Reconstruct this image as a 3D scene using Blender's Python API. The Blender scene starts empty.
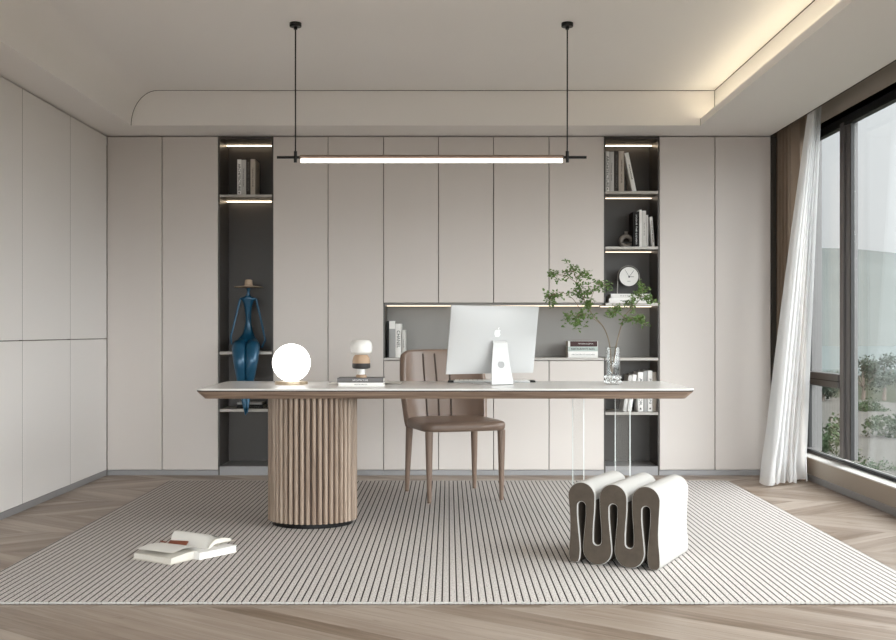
import bpy, bmesh, math, random
from mathutils import Vector, Matrix, noise
C = bpy.context.scene.collection
S = bpy.context.scene
PI = math.pi
random.seed(7)

# ------------------------------------------------------------------ camera
F = 1100.0
CH = 1.05
cd = bpy.data.cameras.new('camera'); cam = bpy.data.objects.new('camera', cd); C.objects.link(cam)
cam.location = (0, 0, CH); cam.rotation_euler = (PI/2, 0, 0)
cd.sensor_width = 36; cd.sensor_fit = 'HORIZONTAL'; cd.lens = F*36/896
cd.shift_y = 11/896; cd.shift_x = -0.5/896
cd.clip_start = 0.05; cd.clip_end = 3000
S.camera = cam

# ------------------------------------------------------------------ world: overcast sky, brighter high up and around a veiled sun
w = bpy.data.worlds.new('world'); S.world = w; w.use_nodes = True
nt = w.node_tree; nt.nodes.clear(); N = nt.nodes; L = nt.links
def wmath(op, a, b=None, clamp=False):
    n = N.new('ShaderNodeMath'); n.operation = op; n.use_clamp = clamp
    for i, v in enumerate((a, b)):
        if v is None: continue
        if isinstance(v, (int, float)): n.inputs[i].default_value = v
        else: L.new(v, n.inputs[i])
    return n.outputs[0]
tc = N.new('ShaderNodeTexCoord')
nv = N.new('ShaderNodeVectorMath'); nv.operation = 'NORMALIZE'; L.new(tc.outputs['Generated'], nv.inputs[0])
sx = N.new('ShaderNodeSeparateXYZ'); L.new(nv.outputs[0], sx.inputs[0])
elev = wmath('MAXIMUM', sx.outputs['Z'], 0.0)
def lobe(d, p, k):
    dv = N.new('ShaderNodeVectorMath'); dv.operation = 'DOT_PRODUCT'
    L.new(nv.outputs[0], dv.inputs[0]); dv.inputs[1].default_value = Vector(d).normalized()
    return wmath('MULTIPLY', wmath('POWER', wmath('MAXIMUM', dv.outputs['Value'], 0.0), p), k)
SUNSIDE, REARSIDE, ZEN = 4.8, 8.4, 0.7
e = wmath('ADD', wmath('MULTIPLY', elev, ZEN), 0.56)
up = wmath('MULTIPLY', wmath('ADD', sx.outputs['Z'], 0.05, ), 8.0, True)
lo = wmath('ADD', lobe((1.0, -0.18, 0.50), 5, SUNSIDE), lobe((0.15, -1.0, 0.45), 3, REARSIDE))
e = wmath('ADD', e, wmath('MULTIPLY', lo, up))
bg = N.new('ShaderNodeBackground'); bg.inputs['Color'].default_value = (0.978, 1.0, 1.022, 1)
L.new(e, bg.inputs['Strength'])
wo = N.new('ShaderNodeOutputWorld'); L.new(bg.outputs[0], wo.inputs[0])

# ------------------------------------------------------------------ exposure
S.view_settings.view_transform = 'Standard'; S.view_settings.look = 'None'
S.view_settings.gamma = 1.0; S.view_settings.use_curve_mapping = False
S.view_settings.exposure = 0.5
S.cycles.max_bounces = 10; S.cycles.diffuse_bounces = 6; S.cycles.glossy_bounces = 5
S.cycles.transparent_max_bounces = 24; S.cycles.transmission_bounces = 10
S.cycles.caustics_reflective = False; S.cycles.caustics_refractive = False
S.cycles.sample_clamp_indirect = 6

# ------------------------------------------------------------------ materials
def srgb(r, g, b):
    f = lambda c: ((c/255+0.055)/1.055)**2.4 if c/255 > 0.04045 else c/255/12.92
    return (f(r), f(g), f(b), 1)
def mat(name, col, rough=0.5, metal=0.0, spec=0.5, coat=0.0, emit=None, estr=0.0, sheen=0.0, noise_scale=0, noise_amt=0.0, bump=0.0, bump_scale=0):
    m = bpy.data.materials.new(name); m.use_nodes = True
    t = m.node_tree; b = t.nodes['Principled BSDF']
    b.inputs['Base Color'].default_value = col
    b.inputs['Roughness'].default_value = rough; b.inputs['Metallic'].default_value = metal
    b.inputs['Specular IOR Level'].default_value = spec
    b.inputs['Coat Weight'].default_value = coat; b.inputs['Sheen Weight'].default_value = sheen
    if emit: b.inputs['Emission Color'].default_value = emit; b.inputs['Emission Strength'].default_value = estr
    tcn = t.nodes.new('ShaderNodeTexCoord')
    if noise_scale:
        n = t.nodes.new('ShaderNodeTexNoise'); n.inputs['Scale'].default_value = noise_scale; n.inputs['Detail'].default_value = 4
        t.links.new(tcn.outputs['Object'], n.inputs['Vector'])
        r = t.nodes.new('ShaderNodeMapRange'); r.inputs[3].default_value = 1-noise_amt; r.inputs[4].default_value = 1+noise_amt
        t.links.new(n.outputs['Fac'], r.inputs[0])
        v = t.nodes.new('ShaderNodeVectorMath'); v.operation = 'SCALE'; v.inputs[0].default_value = col[:3]
        t.links.new(r.outputs[0], v.inputs['Scale']); t.links.new(v.outputs[0], b.inputs['Base Color'])
    if bump:
        n = t.nodes.new('ShaderNodeTexNoise'); n.inputs['Scale'].default_value = bump_scale; n.inputs['Detail'].default_value = 5
        t.links.new(tcn.outputs['Object'], n.inputs['Vector'])
        bp = t.nodes.new('ShaderNodeBump'); bp.inputs['Strength'].default_value = bump; bp.inputs['Distance'].default_value = 0.002
        t.links.new(n.outputs['Fac'], bp.inputs['Height']); t.links.new(bp.outputs[0], b.inputs['Normal'])
    return m
class NT:
    def __init__(s, m): s.t = m.node_tree; s.b = s.t.nodes.get('Principled BSDF')
    def n(s, ty, **kw):
        o = s.t.nodes.new(ty)
        for k, v in kw.items(): setattr(o, k, v)
        return o
    def put(s, sock, v):
        if isinstance(v, bpy.types.NodeSocket): s.t.links.new(v, sock)
        else: sock.default_value = v
    def m(s, op, a, b=0.0, c=0.0):
        o = s.n('ShaderNodeMath', operation=op)
        for i, v in enumerate((a, b, c)): s.put(o.inputs[i], v)
        return o.outputs[0]
    def ramp(s, fac, stops):
        o = s.n('ShaderNodeValToRGB'); s.put(o.inputs[0], fac)
        e = o.color_ramp.elements
        while len(e) < len(stops): e.new(0.5)
        for i, (p, c) in enumerate(stops): e[i].position = p; e[i].color = c
        return o.outputs[0]
    def noise(s, vec, scale, detail=4, rough=0.5, dist=0.0):
        o = s.n('ShaderNodeTexNoise'); s.put(o.inputs['Vector'], vec); o.inputs['Scale'].default_value = scale
        o.inputs['Detail'].default_value = detail; o.inputs['Roughness'].default_value = rough; o.inputs['Distortion'].default_value = dist
        return o.outputs['Fac']
    def comb(s, x, y, z):
        o = s.n('ShaderNodeCombineXYZ')
        for i, v in enumerate((x, y, z)): s.put(o.inputs[i], v)
        return o.outputs[0]

def wood_mat(name, dark, mid, light, axis='x', rough=0.45, scale=1.0):
    m = mat(name, mid, rough); t = NT(m)
    tcn = t.n('ShaderNodeTexCoord'); mp = t.n('ShaderNodeMapping'); t.put(mp.inputs['Vector'], tcn.outputs['Object'])
    s = {'x': (0.7, 14, 14), 'z': (14, 14, 0.7), 'y': (14, 0.7, 14)}[axis]
    mp.inputs['Scale'].default_value = tuple(v*scale for v in s)
    a = t.noise(mp.outputs[0], 2.2, 6, 0.6, 0.7)
    b = t.noise(mp.outputs[0], 9.0, 5, 0.6, 0.2)
    f = t.m('ADD', t.m('MULTIPLY', a, 0.65), t.m('MULTIPLY', b, 0.35))
    c = t.ramp(f, [(0.36, dark), (0.5, mid), (0.64, light)])
    t.put(t.b.inputs['Base Color'], c)
    bp = t.n('ShaderNodeBump'); bp.inputs['Strength'].default_value = 0.15; bp.inputs['Distance'].default_value = 0.001
    t.put(bp.inputs['Height'], b); t.put(t.b.inputs['Normal'], bp.outputs[0])
    return m

def floor_mat():
    m = mat('chevron_oak', (0.4, 0.33, 0.27, 1), 0.42); t = NT(m)
    tcn = t.n('ShaderNodeTexCoord'); sp = t.n('ShaderNodeSeparateXYZ'); t.put(sp.inputs[0], tcn.outputs['Object'])
    X, Y = sp.outputs[0], sp.outputs[1]
    W = 0.52
    yy = t.m('ADD', Y, 20.26)
    row = t.m('FLOOR', t.m('DIVIDE', yy, W))
    fy = t.m('SUBTRACT', yy, t.m('MULTIPLY', row, W))           # 0..W
    odd = t.m('MODULO', row, 2.0)
    sgn = t.m('SUBTRACT', 1.0, t.m('MULTIPLY', odd, 2.0))        # +1 / -1
    cy = t.m('SUBTRACT', fy, W/2)
    u = t.m('ADD', X, t.m('MULTIPLY', t.m('MULTIPLY', cy, sgn), 1.35))
    pw = 0.155
    ui = t.m('DIVIDE', t.m('ADD', u, 30.0), pw)
    idx = t.m('FLOOR', ui)
    fu = t.m('SUBTRACT', ui, idx)
    wn = t.n('ShaderNodeTexWhiteNoise', noise_dimensions='3D'); t.put(wn.inputs['Vector'], t.comb(idx, row, 0.0))
    rnd = wn.outputs['Value']
    along = t.m('SUBTRACT', t.m('MULTIPLY', cy, sgn), t.m('MULTIPLY', X, 0.74))
    gv = t.comb(t.m('MULTIPLY', u, 16.0), t.m('MULTIPLY', t.m('MULTIPLY', along, 1.0), 1.6), t.m('MULTIPLY', rnd, 60.0))
    g = t.noise(gv, 1.0, 6, 0.62, 0.6)
    g2 = t.noise(t.comb(t.m('MULTIPLY', u, 90.0), t.m('MULTIPLY', along, 4.0), t.m('MULTIPLY', rnd, 90.0)), 1.0, 4, 0.6)
    k = t.noise(t.comb(t.m('MULTIPLY', u, 9.0), t.m('MULTIPLY', along, 4.0), t.m('MULTIPLY', rnd, 31.0)), 1.0, 2, 0.5)
    f = t.m('ADD', t.m('ADD', t.m('MULTIPLY', g, 0.55), t.m('MULTIPLY', g2, 0.2)), t.m('MULTIPLY', rnd, 0.30))
    c = t.ramp(f, [(0.34, FLOOR_D), (0.52, FLOOR_M), (0.72, FLOOR_L)])
    knot = t.ramp(k, [(0.70, (1, 1, 1, 1)), (0.80, (0.55, 0.48, 0.42, 1))])
    mx = t.n('ShaderNodeMix', data_type='RGBA', blend_type='MULTIPLY'); mx.inputs[0].default_value = 1.0
    t.put(mx.inputs[6], c); t.put(mx.inputs[7], knot)
    e1 = t.m('LESS_THAN', t.m('MINIMUM', fu, t.m('SUBTRACT', 1.0, fu)), 0.008)
    e2 = t.m('LESS_THAN', t.m('MINIMUM', fy, t.m('SUBTRACT', W, fy)), 0.0012)
    ed = t.m('MAXIMUM', e1, e2)
    mx2 = t.n('ShaderNodeMix', data_type='RGBA'); t.put(mx2.inputs[0], t.m('MULTIPLY', ed, 0.8))
    t.put(mx2.inputs[6], mx.outputs[2]); mx2.inputs[7].default_value = srgb(96, 80, 66)
    t.put(t.b.inputs['Base Color'], mx2.outputs[2])
    bp = t.n('ShaderNodeBump'); bp.inputs['Strength'].default_value = 0.12; bp.inputs['Distance'].default_value = 0.001
    t.put(bp.inputs['Height'], g2); t.put(t.b.inputs['Normal'], bp.outputs[0])
    return m

def rug_mat():
    m = mat('ribbed_weave', (0.7, 0.66, 0.62, 1), 0.95, spec=0.1); t = NT(m)
    tcn = t.n('ShaderNodeTexCoord'); sp = t.n('ShaderNodeSeparateXYZ'); t.put(sp.inputs[0], tcn.outputs['Object'])
    X, Y = sp.outputs[0], sp.outputs[1]
    P = 0.0285
    fx = t.m('FRACT', t.m('DIVIDE', t.m('ADD', X, 10.0), P))
    d = t.m('ABSOLUTE', t.m('SUBTRACT', fx, 0.5))              # .5 at the groove
    groove = t.m('SMOOTH_MIN', 1.0, t.m('MULTIPLY', t.m('MAXIMUM', t.m('SUBTRACT', d, 0.365), 0.0), 14.0), 0.1)
    wv = t.noise(t.comb(t.m('MULTIPLY', X, 150.0), t.m('MULTIPLY', Y, 90.0), 0.0), 1.0, 3, 0.7)
    sp_ = t.noise(t.comb(t.m('MULTIPLY', X, 260.0), t.m('MULTIPLY', Y, 200.0), 0.0), 1.0, 2, 0.6)
    base = t.ramp(t.m('ADD', t.m('MULTIPLY', wv, 0.6), t.m('MULTIPLY', sp_, 0.4)), [(0.34, srgb(108, 100, 95)), (0.47, srgb(180, 173, 168)), (0.60, srgb(212, 207, 203))])
    mx = t.n('ShaderNodeMix', data_type='RGBA'); t.put(mx.inputs[0], groove); t.put(mx.inputs[6], base); mx.inputs[7].default_value = srgb(40, 34, 32)
    t.put(t.b.inputs['Base Color'], mx.outputs[2])
    h = t.m('ADD', t.m('MULTIPLY', wv, 0.3), t.m('SUBTRACT', 1.0, groove))
    bp = t.n('ShaderNodeBump'); bp.inputs['Strength'].default_value = 0.5; bp.inputs['Distance'].default_value = 0.003
    t.put(bp.inputs['Height'], h); t.put(t.b.inputs['Normal'], bp.outputs[0])
    return m

def glass_mat(name, tint=(1, 1, 1, 1), refl=0.08, edge=0.9):
    m = bpy.data.materials.new(name); m.use_nodes = True; t = m.node_tree; t.nodes.clear()
    tr = t.nodes.new('ShaderNodeBsdfTransparent'); tr.inputs[0].default_value = tint
    gl = t.nodes.new('ShaderNodeBsdfGlossy'); gl.inputs['Roughness'].default_value = 0.01
    lw = t.nodes.new('ShaderNodeLayerWeight'); lw.inputs[0].default_value = 0.5
    pw = t.nodes.new('ShaderNodeMath'); pw.operation = 'POWER'; pw.inputs[1].default_value = 5.0
    t.links.new(lw.outputs['Facing'], pw.inputs[0])
    ad = t.nodes.new('ShaderNodeMath'); ad.operation = 'MULTIPLY_ADD'; ad.use_clamp = True; ad.inputs[1].default_value = edge; ad.inputs[2].default_value = refl*0.5
    t.links.new(pw.outputs[0], ad.inputs[0])
    mx = t.nodes.new('ShaderNodeMixShader'); o = t.nodes.new('ShaderNodeOutputMaterial')
    t.links.new(ad.outputs[0], mx.inputs[0]); t.links.new(tr.outputs[0], mx.inputs[1]); t.links.new(gl.outputs[0], mx.inputs[2]); t.links.new(mx.outputs[0], o.inputs[0])
    return m
def real_glass(name, col=(1, 1, 1, 1), ior=1.45):
    m = mat(name, col, 0.0); b = m.node_tree.nodes['Principled BSDF']
    b.inputs['Transmission Weight'].default_value = 1.0; b.inputs['IOR'].default_value = ior
    return m
def cloth_mat(name, col, transp, transl, scale=900):
    m = bpy.data.materials.new(name); m.use_nodes = True; t = m.node_tree; t.nodes.clear()
    tcn = t.nodes.new('ShaderNodeTexCoord'); nz = t.nodes.new('ShaderNodeTexNoise'); nz.inputs['Scale'].default_value = scale
    t.links.new(tcn.outputs['Object'], nz.inputs['Vector'])
    df = t.nodes.new('ShaderNodeBsdfDiffuse'); df.inputs[0].default_value = col
    tl = t.nodes.new('ShaderNodeBsdfTranslucent'); tl.inputs[0].default_value = col
    tr = t.nodes.new('ShaderNodeBsdfTransparent')
    bp = t.nodes.new('ShaderNodeBump'); bp.inputs['Strength'].default_value = 0.3; bp.inputs['Distance'].default_value = 0.002
    t.links.new(nz.outputs['Fac'], bp.inputs['Height']); t.links.new(bp.outputs[0], df.inputs['Normal'])
    m1 = t.nodes.new('ShaderNodeMixShader'); m1.inputs[0].default_value = transl
    m2 = t.nodes.new('ShaderNodeMixShader'); m2.inputs[0].default_value = transp
    o = t.nodes.new('ShaderNodeOutputMaterial')
    t.links.new(df.outputs[0], m1.inputs[1]); t.links.new(tl.outputs[0], m1.inputs[2])
    t.links.new(m1.outputs[0], m2.inputs[1]); t.links.new(tr.outputs[0], m2.inputs[2]); t.links.new(m2.outputs[0], o.inputs[0])
    return m

FLOOR_D, FLOOR_M, FLOOR_L = srgb(116, 98, 82), srgb(146, 130, 116), srgb(168, 154, 141)
M = dict(
 cabinet=mat('beige_lacquer', srgb(209, 202, 197), 0.5, spec=0.35, noise_scale=1.2, noise_amt=0.015),
 cabinet_left=mat('pale_lacquer', srgb(225, 221, 218), 0.5, spec=0.35),
 plinth=mat('grey_aluminium', srgb(150, 149, 150), 0.4, metal=0.25),
 carcass=mat('carcass_shadow', srgb(120, 112, 106), 0.7),
 niche=mat('smoked_veneer_lit', srgb(150, 147, 143), 0.4, spec=0.5),  # lighter copy of the shelf veneer, niche lighting put into its colour
 shelf=mat('smoked_veneer', srgb(62, 56, 51), 0.38, spec=0.6, noise_scale=3, noise_amt=0.06),
 shelf_edge=mat('shelf_aluminium', srgb(165, 160, 154), 0.35, metal=0.3),
 ceiling=mat('ceiling_paint', srgb(237, 233, 230), 0.9, spec=0.1),
 wall=mat('wall_paint', srgb(176, 166, 154), 0.8, spec=0.2),
 gasket=mat('door_seam_shade', srgb(112, 106, 100), 0.8),  # no real gasket, dark colour paints the shade in the door seams
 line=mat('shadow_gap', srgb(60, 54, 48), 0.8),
 frame=mat('window_aluminium', srgb(104, 102, 101), 0.4, metal=0.1),
 frame_dark=mat('window_gasket', srgb(22, 22, 22), 0.5),
 sill=mat('sill_stone', srgb(214, 210, 205), 0.4),
 stone=mat('white_sintered_stone', srgb(222, 219, 215), 0.22, spec=0.5, noise_scale=3, noise_amt=0.01),
 black=mat('black_metal', srgb(18, 17, 17), 0.35, metal=0.4),
 leather=mat('taupe_leather', srgb(124, 104, 91), 0.33, spec=0.5, bump=0.12, bump_scale=160),
 stitch=mat('dark_stitching', srgb(70, 54, 44), 0.6),
 boucle=mat('white_cloth', srgb(180, 177, 173), 0.85, spec=0.15, bump=0.3, bump_scale=300),
 suede=mat('taupe_suede', srgb(84, 76, 68), 0.95, spec=0.1, noise_scale=25, noise_amt=0.22, bump=0.5, bump_scale=90),
 paper=mat('paper', srgb(216, 213, 207), 0.8, spec=0.1, noise_scale=6, noise_amt=0.02),
 pages=mat('page_edges', srgb(208, 203, 194), 0.85, spec=0.1, noise_scale=200, noise_amt=0.08),
 ink=mat('black_ink', srgb(25, 24, 24), 0.7), white_ink=mat('white_ink', srgb(240, 240, 240), 0.7),
 grey_ink=mat('grey_ink', srgb(110, 108, 106), 0.7),
 brown=mat('tan_leather', srgb(112, 62, 42), 0.55),
 alu=mat('silver_aluminium', srgb(192, 192, 192), 0.45, metal=0.0, spec=0.5),
 alu_stand=mat('bright_aluminium', srgb(200, 200, 200), 0.45),
 logo=mat('logo_white', srgb(252, 252, 252), 0.12, coat=0.6),
 glass=glass_mat('window_glass', (0.97, 0.985, 0.98, 1), 0.06),
 leg_glass=glass_mat('desk_leg_glass', (0.99, 0.995, 0.993, 1), 0.03, 0.12),
 vase_glass=glass_mat('thin_clear_glass', (0.94, 0.95, 0.95, 1), 0.16),
 edge_glint=mat('glass_edge_glint', srgb(236, 242, 240), 0.15, spec=0.8),  # opaque pale colour paints the glint on the clear glass edges
 clear=real_glass('clear_glass', (0.97, 0.99, 0.985, 1)),
 acrylic=real_glass('clear_acrylic', (0.985, 0.995, 0.99, 1), 1.3),
 crystal=real_glass('crystal', (0.98, 0.98, 0.98, 1), 1.5),
 globe=mat('opal_glass', (1, 1, 1, 1), 0.3, emit=(1, 0.985, 0.96, 1), estr=2.2),
 brass=mat('champagne_metal', srgb(190, 172, 148), 0.3, metal=0.85),
 led_soft=mat('soft_led', (1, 0.9, 0.75, 1), 0.5, emit=(1, 0.84, 0.66, 1), estr=1.5),
 led=mat('warm_led', (1, 0.9, 0.75, 1), 0.5, emit=(1, 0.80, 0.56, 1), estr=4.6),
 tube=mat('diffuser_tube', (1, 1, 1, 1), 0.5, emit=(1, 0.93, 0.85, 1), estr=3.0),
 cove=mat('cove_led', (1, 1, 1, 1), 0.5, emit=(1, 0.91, 0.66, 1), estr=7.0),
 bronze=mat('bronze_bar', srgb(136, 118, 106), 0.35, metal=0.6),
 blue=mat('blue_glaze', srgb(20, 78, 108), 0.3, metal=0.25, coat=0.3, noise_scale=10, noise_amt=0.1),
 straw=mat('straw', srgb(186, 164, 142), 0.8),
 white=mat('white_gloss', srgb(232, 230, 226), 0.35),
 tan=mat('tan_clay', srgb(178, 150, 124), 0.6),
 darkclay=mat('painted_dark_reflection', srgb(34, 30, 29), 0.5),
 greyclay=mat('grey_clay', srgb(140, 132, 124), 0.55, noise_scale=40, noise_amt=0.1),
 leaf=mat('green_leaf', srgb(92, 118, 58), 0.5, noise_scale=30, noise_amt=0.45),
 bark=mat('pale_bark', srgb(128, 112, 92), 0.8, noise_scale=60, noise_amt=0.2),
 drape=cloth_mat('brown_drape', srgb(150, 133, 118), 0.0, 0.15, 300),
 sheer=cloth_mat('white_sheer', srgb(246, 246, 246), 0.33, 0.45, 700),
 grass=mat('meadow', srgb(54, 57, 46), 0.95, spec=0.05, noise_scale=0.06, noise_amt=0.4),
 path=mat('pale_gravel', srgb(84, 82, 78), 0.95, spec=0.05, noise_scale=0.8, noise_amt=0.12),
 lake=mat('lake_water', srgb(92, 99, 98), 0.6, spec=0.1),
 hill=mat('hill_scrub', srgb(90, 93, 91), 1.0, spec=0.0, noise_scale=0.04, noise_amt=0.12),
 tree=mat('tree_foliage', srgb(54, 62, 54), 0.9, spec=0.05, noise_scale=0.9, noise_amt=0.35),
 trunk=mat('tree_bark', srgb(90, 80, 72), 0.9),
 shrub=mat('shrub_foliage', srgb(48, 62, 42), 0.9, spec=0.05, noise_scale=1.5, noise_amt=0.4),
 rock=mat('grey_rock', srgb(128, 126, 122), 0.9, noise_scale=2, noise_amt=0.25),
)
M['floor'] = floor_mat(); M['rug'] = rug_mat()
M['oak'] = wood_mat('smoked_oak', srgb(104, 84, 70), srgb(133, 112, 96), srgb(158, 137, 119), 'x')
M['core'] = mat('dark_core', srgb(70, 54, 44), 0.7)
M['slat'] = wood_mat('oak_slats', srgb(122, 103, 88), srgb(149, 130, 114), srgb(172, 154, 138), 'z')
def colour(name, r, g, b, rough=0.6):
    k = 'book_'+name
    if k not in M: M[k] = mat(k, srgb(r, g, b), rough, spec=0.3)
    return M[k]

# ------------------------------------------------------------------ mesh helpers
def new_bm(): return bmesh.new()
def add_box(bm, x0, x1, y0, y1, z0, z1, bev=0.0, seg=2, mi=0):
    r = bmesh.ops.create_cube(bm, size=1.0)
    vs = r['verts']
    for v in vs:
        v.co = Vector(((x0+x1)/2+v.co.x*(x1-x0), (y0+y1)/2+v.co.y*(y1-y0), (z0+z1)/2+v.co.z*(z1-z0)))
    fs = {f for v in vs for f in v.link_faces}
    for f in fs: f.material_index = mi
    if bev > 0:
        es = list({e for v in vs for e in v.link_edges})
        q = bmesh.ops.bevel(bm, geom=es, offset=bev, segments=seg, profile=0.5, affect='EDGES')
        for f in q['faces']: f.material_index = mi
def add_lathe(bm, prof, seg=32, cx=0, cy=0, sy=1.0, caps=True, mi=0):
    rings = []
    for r, z in prof:
        rings.append([bm.verts.new((cx+r*math.cos(2*PI*i/seg), cy+sy*r*math.sin(2*PI*i/seg), z)) for i in range(seg)])
    for a, b in zip(rings, rings[1:]):
        for i in range(seg):
            f = bm.faces.new((a[i], a[(i+1) % seg], b[(i+1) % seg], b[i])); f.material_index = mi
    if caps:
        if prof[0][0] > 1e-5: bm.faces.new(list(reversed(rings[0]))).material_index = mi
        if prof[-1][0] > 1e-5: bm.faces.new(rings[-1]).material_index = mi
def add_tube(bm, pts, rad, seg=10, caps=True, mi=0):
    pts = [Vector(p) for p in pts]
    rs = rad if isinstance(rad, (list, tuple)) else [rad]*len(pts)
    rings = []; ref = None
    for i, p in enumerate(pts):
        d = (pts[min(i+1, len(pts)-1)]-pts[max(i-1, 0)]).normalized()
        if ref is None:
            ref = Vector((0, 0, 1)) if abs(d.z) < 0.9 else Vector((1, 0, 0))
        a = (ref-d*ref.dot(d)).normalized(); ref = a; b = d.cross(a)
        rings.append([bm.verts.new(p+(a*math.cos(2*PI*k/seg)+b*math.sin(2*PI*k/seg))*rs[i]) for k in range(seg)])
    for a, b in zip(rings, rings[1:]):
        for k in range(seg): bm.faces.new((a[k], a[(k+1) % seg], b[(k+1) % seg], b[k])).material_index = mi
    if caps:
        bm.faces.new(list(reversed(rings[0]))).material_index = mi; bm.faces.new(rings[-1]).material_index = mi
def add_prism(bm, poly, h0, h1, fn, mi=0, cap_mi=None):
    """extrude closed 2-D polygon between two depths; fn(u,v,h)->Vector"""
    a = [bm.verts.new(fn(u, v, h0)) for u, v in poly]; b = [bm.verts.new(fn(u, v, h1)) for u, v in poly]
    n = len(poly)
    for i in range(n): bm.faces.new((a[i], a[(i+1) % n], b[(i+1) % n], b[i])).material_index = mi
    cm = mi if cap_mi is None else cap_mi
    bm.faces.new(list(reversed(a))).material_index = cm; bm.faces.new(b).material_index = cm
def grid(bm, fn, nu, nv, closed_u=False, mi=0):
    vs = [[bm.verts.new(fn(i/(nu if closed_u else nu-1), j/(nv-1))) for j in range(nv)] for i in range(nu)]
    for i in range(nu if closed_u else nu-1):
        for j in range(nv-1):
            k = (i+1) % nu
            bm.faces.new((vs[i][j], vs[k][j], vs[k][j+1], vs[i][j+1])).material_index = mi
    return vs
def obj(name, bm, mats, parent=None, smooth=True, ang=0.6):
    bmesh.ops.remove_doubles(bm, verts=bm.verts, dist=1e-6)
    bmesh.ops.recalc_face_normals(bm, faces=bm.faces)
    if smooth:
        for f in bm.faces: f.smooth = True
        for e in bm.edges:
            if len(e.link_faces) == 2 and e.calc_face_angle(0) > ang: e.smooth = False
    me = bpy.data.meshes.new(name); bm.to_mesh(me); bm.free()
    for m in (mats if isinstance(mats, (list, tuple)) else [mats]): me.materials.append(m)
    o = bpy.data.objects.new(name, me); C.objects.link(o)
    if parent: o.parent = parent
    return o
def tag(o, label=None, cat=None, group=None, kind=None):
    if label: o['label'] = label
    if cat: o['category'] = cat
    if group: o['group'] = group
    if kind: o['kind'] = kind
    return o
def thing(name, label, cat, loc=(0, 0, 0), rz=0.0, group=None):
    o = bpy.data.objects.new(name, None); C.objects.link(o); o.location = loc; o.rotation_euler = (0, 0, rz)
    o.empty_display_size = 0.1
    return tag(o, label, cat, group)
def struct(name, bm, m, smooth=True): return tag(obj(name, bm, m, None, smooth), kind='structure')
def sub(o, lv=1):
    md = o.modifiers.new('subdivision', 'SUBSURF'); md.levels = lv; md.render_levels = lv; return o
def text_part(name, s, size, m, parent, mtx, maxlen=None, extrude=0.0004):
    """flat raised lettering; local x along the text, y up; mtx places it"""
    cu = bpy.data.curves.new('t', 'FONT'); cu.body = s; cu.size = size; cu.align_x = 'CENTER'; cu.align_y = 'CENTER'
    cu.extrude = extrude; cu.resolution_u = 3
    to = bpy.data.objects.new('t', cu); C.objects.link(to)
    dg = bpy.context.evaluated_depsgraph_get(); dg.update()
    me = bpy.data.meshes.new_from_object(to.evaluated_get(dg))
    bpy.data.objects.remove(to); bpy.data.curves.remove(cu)
    xs = [v.co.x for v in me.vertices]
    if maxlen and xs:
        L_ = max(xs)-min(xs); k = maxlen/L_; cx = (max(xs)+min(xs))/2
        for v in me.vertices: v.co.x = (v.co.x-cx)*k
    me.transform(mtx); me.materials.clear(); me.materials.append(m); me.name = name
    o = bpy.data.objects.new(name, me); C.objects.link(o); o.parent = parent
    return o
def at(x, y, Y):
    return Vector(((x-448.5)*Y/F, Y, CH-(y-331)*Y/F))
def XX(x, Y): return (x-448.5)*Y/F
def ZZ(y, Y): return CH-(y-331)*Y/F

# ================================================================== SETTING
YB, YR = 8.42, -1.6          # wall behind the cabinets / wall behind the camera
XL, XR = -2.485, 2.56
XLW = -2.92
bm = new_bm(); add_box(bm, XLW-0.1, XR+0.3, YR-0.1, YB+0.1, -0.15, 0.0); struct('floor', bm, M['floor'])
bm = new_bm(); add_box(bm, XLW-0.12, XR+0.22, YB, YB+0.12, 0, 2.9); struct('wall_back', bm, M['wall'])
bm = new_bm(); add_box(bm, XLW-0.12, XLW, YR, YB, 0, 2.9); struct('wall_left', bm, M['wall'])
# wall behind the camera, with one wide glazed opening added to let in frontal daylight
bm = new_bm()
add_box(bm, XLW-0.12, -2.55, YR-0.12, YR, 0, 2.9); add_box(bm, 2.35, XR+0.22, YR-0.12, YR, 0, 2.9); add_box(bm, -2.55, 2.35, YR-0.12, YR, 2.45, 2.9)
struct('wall_rear', bm, M['wall'])
# right wall: apron, header, pier behind the curtain
WY0, WY1 = -0.9, 8.16
bm = new_bm()
add_box(bm, XR-0.016, XR+0.2, YR, YB, 0, 0.150)
add_box(bm, XR, XR+0.2, YR, YB, 2.476, 2.9)
add_box(bm, XR, XR+0.2, WY1, YB, 0.150, 2.476); add_box(bm, XR, XR+0.2, YR, WY0, 0.150, 2.476)
struct('wall_right', bm, M['wall'])
bm = new_bm(); add_box(bm, XR-0.030, XR-0.014, YR, YB, 0, 0.042, 0.002, 1); struct('baseboard_right', bm, M['plinth'])
bm = new_bm(); add_box(bm, XR-0.016, XR+0.19, WY0, WY1, 0.150, 0.158, 0.002, 1); tag(obj('window_sill', bm, M['sill']), kind='structure').name = 'trim_1'

# ceiling: section swept along the room, then the end wall of the tray and the rear soffit
def arc(cx, cz, rx, rz, a0, a1, n): return [(cx+rx*math.cos(a0+(a1-a0)*i/n), cz+rz*math.sin(a0+(a1-a0)*i/n)) for i in range(n+1)]
ZS, ZT, YC = 2.471, 2.714, 7.606
prof = [(XLW, ZS), (-2.195, ZS)] + arc(-2.009, ZS, 0.186, ZT-ZS, PI, PI/2, 16) + [(1.8407, ZT), (1.8407, 2.519), (1.7425, 2.519), (1.7425, ZS), (2.347, ZS), (2.347, 2.8), (XR+0.02, 2.8)]
outer = [(XR+0.02, 2.95), (XLW, 2.95)]
bm = new_bm()
add_prism(bm, prof+outer, YR, YC, lambda u, v, h: Vector((u, h, v)))
add_prism(bm, [(XLW, ZS), (2.347, ZS), (2.347, 2.8), (XR+0.02, 2.8), (XR+0.02, 2.95), (XLW, 2.95)], YC, YB+0.02, lambda u, v, h: Vector((u, h, v)))
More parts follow.
